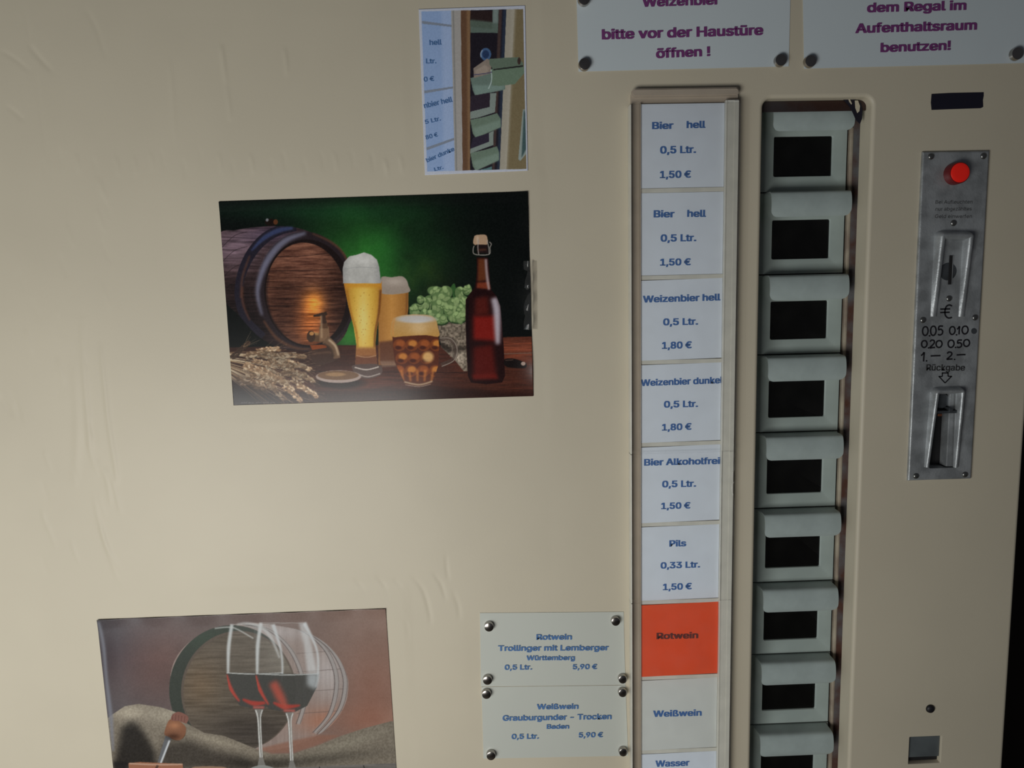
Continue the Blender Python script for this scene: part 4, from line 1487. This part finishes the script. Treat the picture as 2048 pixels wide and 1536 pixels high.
def paint_wine():
    c = Canvas(2048, 1400, 0.5, 9)
    n1 = c.noise(200, 160, 4)
    n3 = c.noise(20, 20, 2)
    t = np.clip(c.X / 2000, 0, 1)[..., None]
    base = np.array((84, 80, 84), np.float32) * (1 - t) + np.array((146, 112, 96), np.float32) * t
    c.img[:] = base
    c.add(c.glow(400, 430, 300, 260) * (.7 + .5 * n1), (14, -8, -14))
    c.add(c.glow(1850, 600, 220, 300), (12, -4, -8))
    c.add(c.glow(1800, 800, 300, 110), (12, -3, -8))
    c.add(c.glow(100, 330, 200, 200) * (.5 + n1), (-18, -18, -15))
    c.add((n1 - .5), (18, 18, 18))
    # barrel
    body = c.poly([(880, 176), (1050, 150), (1200, 165), (1380, 200), (1520, 265), (1620, 360), (1680, 470), (1698, 560), (1680, 680), (1610, 800), (1500, 890),
                   (1350, 960), (1150, 1000), (900, 990), (700, 900), (540, 760), (500, 560), (540, 380), (680, 240)], True)
    g = c.noise(14, 260, 3)
    c.put(body, np.stack([150 + 24 * (g - .5), 128 + 24 * (g - .5), 118 + 24 * (g - .5)], -1))
    c.add(body * c.glow(1560, 470, 110, 170), (26, 36, 42))
    c.add(body * c.glow(1560, 800, 200, 90), (26, -16, -34))
    c.add(body * c.glow(1240, 210, 200, 60), (20, 28, 34))
    for ys in (330, 452, 585, 730):
        c.put(c.stroke([(1350, ys + 20), (1560, ys + 6), (1690, ys - 4)], 4) * body, (100, 84, 78), .6)
    for pth in ([(1290, 160), (1430, 220), (1550, 330), (1612, 470), (1616, 600), (1570, 760), (1470, 880)],
                [(1440, 215), (1580, 320), (1662, 460), (1676, 590), (1630, 740), (1500, 890)],
                [(1000, 160), (1150, 190), (1260, 270), (1340, 380), (1390, 520), (1400, 680), (1360, 820)]):
        c.put(c.stroke(pth, 26, soft=4) * body, (158, 150, 146), .9)
        c.put(c.stroke([(x - 14, y) for x, y in pth], 5) * body, (84, 72, 70), .8)
        c.put(c.stroke([(x + 13, y) for x, y in pth], 4) * body, (100, 86, 82), .7)
    c.put(c.ell(915, 590, 420, 425, 8), (66, 70, 62))
    c.put(c.ell(915, 590, 418, 422, 8), (60, 66, 58), .9)
    c.add(c.ell(915, 590, 418, 422, 8) * c.glow(720, 250, 180, 90), (2, 9, 4))
    c.put(c.ell(960, 600, 385, 398, 8), (98, 84, 72))
    hg = c.noise(160, 10, 4)
    hd = c.ell(962, 604, 372, 388, 8)
    c.put(hd, np.stack([98 + 44 * (hg - .5), 86 + 40 * (hg - .5), 72 + 36 * (hg - .5)], -1))
    c.mul(hd * c.glow(1050, 880, 320, 160), (.72, .72, .76))
    c.add(hd * c.glow(700, 560, 130, 160), (16, 6, -4))
    c.add(hd * c.glow(1280, 330, 120, 180), (26, 28, 26))
    # cloth
    bur = c.noise(8, 8, 1)
    cl = c.poly([(60, 800), (110, 760), (200, 700), (290, 685), (430, 705), (540, 740), (620, 820), (730, 880), (860, 900), (960, 940), (1080, 990), (1180, 1020),
                 (1330, 1020), (1500, 960), (1650, 900), (1800, 850), (1990, 800), (2040, 800), (2040, 1100), (1800, 1110), (1400, 1115), (1000, 1125), (400, 1130), (60, 1130)], False)
    c.put(cl, np.stack([128 + 26 * (bur - .5), 116 + 26 * (bur - .5), 98 + 24 * (bur - .5)], -1))
    c.add(cl * c.glow(230, 740, 130, 50), (44, 42, 36))
    c.add(cl * c.glow(480, 760, 110, 60), (30, 30, 26))
    c.mul(cl * c.poly([(180, 840), (260, 800), (330, 880), (400, 1000), (420, 1130), (120, 1130), (150, 1000)], soft=22), (.36, .35, .36))
    c.mul(cl * c.poly([(450, 950), (620, 930), (800, 1000), (1000, 1040), (1100, 1130), (420, 1130)], soft=26), (.55, .54, .55))
    c.mul(cl * c.glow(1150, 1090, 220, 40), (.6, .6, .6))
    c.add(cl * c.glow(800, 930, 160, 24, 16), (20, 20, 16))
    c.add(cl * c.glow(1700, 950, 260, 36, -18), (10, 12, 10))
    c.mul(cl * c.glow(1500, 1060, 380, 40, -6), (.72, .72, .72))
    c.put(c.poly([(1080, 990), (1330, 930), (1500, 895), (1640, 895), (1500, 960), (1330, 1015), (1180, 1020)], soft=6), (150, 96, 74), .8)
    # table
    tb = c.poly([(120, 1128), (1000, 1122), (1400, 1112), (2050, 1085), (2060, 1400), (120, 1400)])
    tg = c.noise(120, 6, 3)
    c.put(tb, np.stack([112 + 40 * (tg - .5), 106 + 38 * (tg - .5), 100 + 36 * (tg - .5)], -1))
    for (a, b_) in ((1500, 1580), (1800, 1900), (1150, 1120), (800, 640)):
        c.put(c.stroke([(a, 1100), (b_, 1400)], 7) * tb, (44, 42, 42), .8)
    c.put(c.poly([(125, 1070), (230, 1075), (210, 1135), (140, 1135)], soft=8), (34, 30, 30), .8)
    # glasses
    def glass(x0, x1, yt, yl, yb, xs, foot, xa, xb):
        xm = (x0 + x1) / 2
        bowl = c.poly([(xa, yt), (x0 + 6, yt + 150), (x0, yl), (x0 + 20, yl + 110), (x0 + 90, yb - 20), (xs - 38, yb), (xs + 38, yb), (x1 - 80, yb - 40), (x1 - 15, yl + 90),
                       (x1, yl), (x1 - 10, yt + 180), (xb, yt)])
        c.put(bowl, (176, 178, 176), .10)
        lq = bowl * (c.Y > yl)
        c.put(lq, (70, 70, 66), .93)
        c.put(c.stroke([(x0 + 4, yl + 10), (x0 + 34, yl + 110), (x0 + 90, yb - 48)], [10, 26, 10], soft=5) * bowl, (202, 62, 48), .95)
        c.put(c.stroke([(xs - 110, yb - 62), (xs - 30, yb - 34), (xs + 70, yb - 44)], [12, 34, 10], soft=5) * bowl, (204, 52, 40), .85)
        c.put(c.stroke([(xs - 40, yb - 8), (xs + 36, yb - 8)], 16, soft=4), (196, 84, 74), .9)
        c.put(c.stroke([(x0 + 4, yl), (xm, yl + 8), (x1 - 4, yl)], 7, soft=1), (188, 190, 186), .85)
        c.put(c.stroke([(xa + 10, yt), (x0 + 18, yt + 150), (x0 + 14, yl)], [22, 24, 14], soft=5), (200, 206, 206), .85)
        c.put(c.stroke([(xb - 8, yt), (x1 - 16, yt + 170), (x1 - 6, yl), (x1 - 22, yl + 90)], [26, 14, 12, 8], soft=4), (198, 204, 206), .85)
        c.put(c.stroke([(xa, yt), (xb, yt)], 5, soft=1), (190, 190, 186), .5)
        st_ = c.poly([(xs - 30, yb + 4), (xs + 30, yb + 4), (xs + 14, yb + 60), (xs + 26, yb + 330), (xs + 46, yb + 390), (xs - 10, yb + 390), (xs + 2, yb + 330), (xs - 14, yb + 60)])
        c.put(st_, (132, 130, 124), .8)
        c.put(c.stroke([(xs - 22, yb + 10), (xs - 6, yb + 80), (xs + 8, yb + 330)], [8, 7, 7], soft=1), (212, 212, 206), .9)
        c.put(c.stroke([(xs + 22, yb + 10), (xs + 10, yb + 80), (xs + 22, yb + 330)], [7, 6, 6], soft=1), (206, 206, 200), .85)
        c.put(c.ell(xs + 22, yb + 425, 90, 40), (150, 156, 152), .8)
        c.put(c.ell(xs + 22, yb + 430, 60, 24), (88, 96, 92), .8)
    glass(875, 1260, 160, 478, 716, 1096, 0, 905, 1200)
    c.put(c.poly([(1060, 160), (1110, 160), (1100, 470), (1080, 470)]), (128, 130, 128), .2)
    glass(1070, 1500, 150, 484, 738, 1302, 0, 1100, 1410)
    c.put(c.poly([(1365, 150), (1415, 148), (1450, 300), (1485, 470), (1420, 470), (1400, 300)], soft=8), (204, 210, 212), .6)
    c.put(c.poly([(1420, 480), (1500, 480), (1480, 590), (1420, 560)], soft=14), (176, 184, 188), .8)
    c.put(c.stroke([(1190, 540), (1240, 640), (1280, 720)], [56, 60, 30], soft=14), (196, 72, 54), .9)
    c.put(c.stroke([(800, 186), (900, 178), (960, 196), (1060, 252)], 8, soft=2), (190, 192, 188), .8)
    c.put(c.stroke([(950, 160), (1020, 152), (1110, 178), (1180, 250), (1235, 380)], [10, 14, 20, 22, 10], soft=4), (190, 192, 190), .7)
    # corkscrew
    c.put(c.stroke([(492, 905), (430, 1085)], [44, 26]), (98, 100, 104))
    c.put(c.stroke([(498, 930), (440, 1085)], 12, soft=2), (206, 212, 216), .9)
    c.put(c.ell(545, 872, 62, 58, 20), (110, 70, 44))
    c.put(c.poly([(470, 850), (500, 790), (560, 800), (605, 840), (600, 890), (560, 930), (490, 905), (464, 890)], True), (142, 86, 56))
    c.add(c.glow(530, 830, 40, 24), (40, 26, 14))
    c.put(c.poly([(515, 760), (560, 738), (620, 770), (610, 815), (560, 800), (512, 795)], True), (138, 84, 70))
    for k in range(5):
        c.put(c.stroke([(520 + k * 20, 752 + k * 4), (516 + k * 20, 792 + k * 4)], 4), (96, 54, 44), .7)
    c.mul(c.glow(520, 905, 50, 22), (.6, .56, .55))
    c.put(c.poly([(225, 1085), (300, 1078), (585, 1090), (590, 1135), (560, 1190), (230, 1190)], False), (164, 98, 66))
    c.put(c.stroke([(230, 1088), (400, 1096), (585, 1094)], 8, soft=2), (206, 164, 136), .9)
    c.put(c.poly([(640, 1125), (700, 1108), (860, 1112), (880, 1140), (860, 1200), (650, 1200)], True), (150, 112, 84))
    c.put(c.stroke([(380, 1180), (420, 1100)], 16), (60, 44, 40), .7)
    g_ = c.img.mean(-1, keepdims=True)
    c.img = g_ + (c.img - g_) * .72 + 3  # muted and raised a little: veiling haze put into the print's colours
    c.img += (c.noise(7, 7, 1)[..., None] - .5) * 6
    # glare on the curled left edge, painted into the print as a pale streak
    c.put(c.poly([(0, 120), (30, 130), (60, 330), (90, 560), (130, 800), (150, 1100), (150, 1400), (0, 1400)], soft=4), (150, 152, 158), .0)
    c.put(c.stroke([(30, 140), (60, 300), (80, 520), (108, 760), (125, 1000)], [16, 22, 20, 26, 10], soft=6), (128, 130, 140), .8)
    return c


def paint_photo():
    c = Canvas(1245, 1536, 0.6, 5)
    c.img[:] = (172, 176, 188)
    inner = c.poly([(95, 96), (938, 76), (966, 1402), (142, 1424)])
    L = lambda pts, col, a=1.0, soft=0: c.put(c.poly(pts, soft=soft) * inner, col, a)
    L([(80, 80), (350, 90), (376, 1440), (130, 1440)], (128, 150, 186))
    L([(260, 80), (350, 80), (376, 1440), (280, 1440)], (150, 166, 196), .6, 12)
    L([(340, 80), (420, 80), (434, 1440), (372, 1440)], (150, 146, 142))
    L([(352, 80), (364, 80), (392, 1440), (380, 1440)], (118, 118, 116), .8, 2)
    for p in ([(98, 172), (345, 205), (345, 222), (100, 196)], [(116, 745), (356, 710), (358, 726), (118, 768)], [(136, 1220), (366, 1138), (368, 1158), (140, 1244)]):
        L(p, (116, 124, 138))
    L([(420, 80), (500, 80), (498, 1440), (436, 1440)], (92, 66, 48))
    L([(470, 80), (500, 80), (500, 1440), (480, 1440)], (128, 100, 72), .8, 6)
    L([(500, 80), (800, 80), (745, 1440), (498, 1440)], (26, 22, 30))
    L([(735, 80), (765, 80), (700, 1440), (680, 1440)], (70, 54, 50), .9, 4)
    L([(770, 80), (806, 80), (752, 1440), (720, 1440)], (40, 52, 70), .8, 6)
    L([(800, 70), (880, 70), (800, 1440), (742, 1440)], (150, 144, 130))
    L([(868, 70), (950, 70), (980, 1440), (798, 1440)], (112, 100, 74))
    L([(840, 70), (880, 70), (806, 1440), (780, 1440)], (160, 154, 140), .6, 8)
    g = (86, 100, 92)
    L([(685, 80), (735, 80), (728, 270), (500, 268), (500, 170), (684, 186)], g)
    L([(690, 80), (732, 80), (728, 190), (684, 190)], (124, 136, 134), .7, 6)
    L([(500, 90), (684, 90), (682, 186), (500, 168)], (40, 28, 28))
    L([(500, 160), (684, 180), (684, 240), (500, 220)], (76, 88, 78), .8, 5)
    c.put(c.ell(628, 445, 44, 52) * inner, (62, 88, 124)); c.put(c.ell(628, 445, 28, 34) * inner, (34, 52, 84)); c.put(c.stroke([(590, 470), (586, 440), (600, 410)], 7, soft=1), (160, 176, 196), .9)
    # raised flap in the middle
    L([(500, 640), (680, 600), (790, 690), (790, 735), (540, 788), (520, 740)], (96, 112, 104))
    L([(520, 700), (780, 700), (780, 735), (545, 785)], (116, 136, 128), .8, 6)
    L([(525, 560), (640, 480), (670, 500), (676, 600), (530, 640)], (128, 116, 106))
    L([(540, 580), (620, 530), (660, 560), (640, 600), (545, 622)], (150, 136, 124), .8, 4)
    L([(655, 482), (900, 468), (940, 520), (940, 545), (690, 570), (660, 530)], (90, 104, 90))
    L([(672, 568), (945, 540), (948, 600), (870, 690), (740, 706), (680, 700)], (98, 116, 98))
    L([(690, 566), (940, 534), (940, 548), (690, 578)], (30, 30, 30), .9)
    c.put(c.stroke([(672, 570), (676, 660), (650, 730)], 8) * inner, (160, 176, 172))
    c.put(c.stroke([(524, 615), (640, 600), (680, 590)], 8) * inner, (60, 60, 90), .8)
    # windows and lower flaps
    L([(700, 765), (716, 765), (704, 925), (500, 990), (500, 920), (660, 880), (664, 765)], (120, 130, 124))
    L([(500, 790), (664, 760), (660, 880), (500, 918)], (42, 34, 44))
    for dy, x1 in ((0, 752), (278, 738)):
        L([(500, 990 + dy), (720, 930 + dy), (x1, 980 + dy), (x1, 1050 + dy * 1.0), (545, 1140 + dy), (520, 1100 + dy)], (98, 114, 100))
        L([(520, 1060 + dy), (x1, 985 + dy), (x1, 1050 + dy), (545, 1138 + dy)], (116, 134, 122), .8, 8)
        c.put(c.stroke([(500, 984 + dy), (610, 962 + dy), (720, 930 + dy)], 5) * inner, (30, 22, 30))
    L([(655, 1098), (692, 1080), (690, 1200), (500, 1270), (500, 1230), (655, 1170)], (120, 130, 124))
    L([(520, 1140), (655, 1098), (655, 1172), (500, 1232)], (42, 36, 50))
    L([(520, 1425), (640, 1395), (680, 1380), (680, 1440), (520, 1440)], (80, 110, 112))
    L([(936, 900), (960, 900), (968, 1270), (915, 1335), (898, 1320)], (132, 142, 138))
    L([(945, 900), (962, 940), (966, 1230), (925, 1310)], (50, 72, 74), .9, 3)
    c.put(c.ell(905, 500, 14, 30) * inner, (50, 30, 28), .8)
    c.img += (c.noise(8, 8, 1)[..., None] - .5) * 8
    return c


cb = paint_beer()
o = sheet('beer_poster', [(438, 403.5), (1055, 383.5), (1066.5, 792), (467.5, 810.5)], (430, 370, 2048 / 660), cb, 560, 372, 1.32, M['print'],
          edge=(30, 30, 30), curl=lambda u, v: .0010 * np.clip((u - .93) / .07, 0, 1) ** 2 * (1 + .6 * np.sin(v * 17)) + .0006 * np.clip((.05 - v) / .05, 0, 1))
tag(o, 'glossy poster of a barrel, beer glasses, hops and a brown bottle', 'poster')
cw = paint_wine()
o = sheet('wine_poster', [(195.4, 1238.5), (771.4, 1216.5), (797, 1596), (236, 1610)], (190, 1200, 2048 / 610), cw, 480, 330, 1.08, M['print'],
          edge=(90, 86, 86), curl=lambda u, v: .0009 * np.clip((.06 - u) / .06, 0, 1) ** 2 + .0007 * np.clip((.06 - v) / .06, 0, 1) ** 2 * (1 + np.sin(u * 40)))
tag(o, 'poster of two red wine glasses before a barrel with a corkscrew', 'poster')
cp = paint_photo()
o = sheet('instruction_photo', [(837.5, 19), (1050, 11.5), (1055.5, 341.5), (850, 350.5)], (820, 0, 1245 / 300), cp, 200, 310, 1.7, M['print_matt'], edge=(170, 172, 180))
tag(o, 'small printed photo of a raised compartment flap with blue price lettering', 'photo')
k = 300 / 1245
pl = [('hell', 162, 376, 264, 372, 42), ('Ltr.', 133, 528, 220, 527, 38), ('0 €', 116, 680, 202, 672, 38), ('nbier hell', 120, 900, 355, 845, 42),
      ('5 Ltr.', 128, 1032, 258, 1000, 34), ('80 €', 134, 1160, 234, 1132, 34), ('bier dunke', 142, 1350, 372, 1250, 34), ('Ltr.', 205, 1422, 280, 1400, 28)]
lines_mesh('lettering', [(t, 820 + a * k, b * k, 820 + c_ * k, d * k, h * k) for t, a, b, c_, d, h in pl], -.00085, M['blue_ink_pale'], o, bold=.018)

# clear tape holding the poster's right-hand edge
bm = bmesh.new()
g = []
for j in range(15):
    row = []
    for i in range(7):
        u, v = i / 6, j / 14
        px = 1046 + 27 * u + 1.5 * v; py = 522 + 137 * v
        x, z = P(px, py)
        row.append(bm.verts.new((x, -.0006 - .0022 * math.exp(-((u - .45) / .3) ** 2) * (1 + .5 * math.sin(v * 21 + u * 4)) - (.0006 * math.sin(v * 37 + 3 * u)) ** 2 * 300, z)))
    g.append(row)
for j in range(14):
    for i in range(6):
        bm.faces.new((g[j + 1][i], g[j + 1][i + 1], g[j][i + 1], g[j][i]))
tag(link('clear_tape', bm, M['tape'], smooth=True), 'crinkled clear tape on the right edge of the beer poster', 'tape')
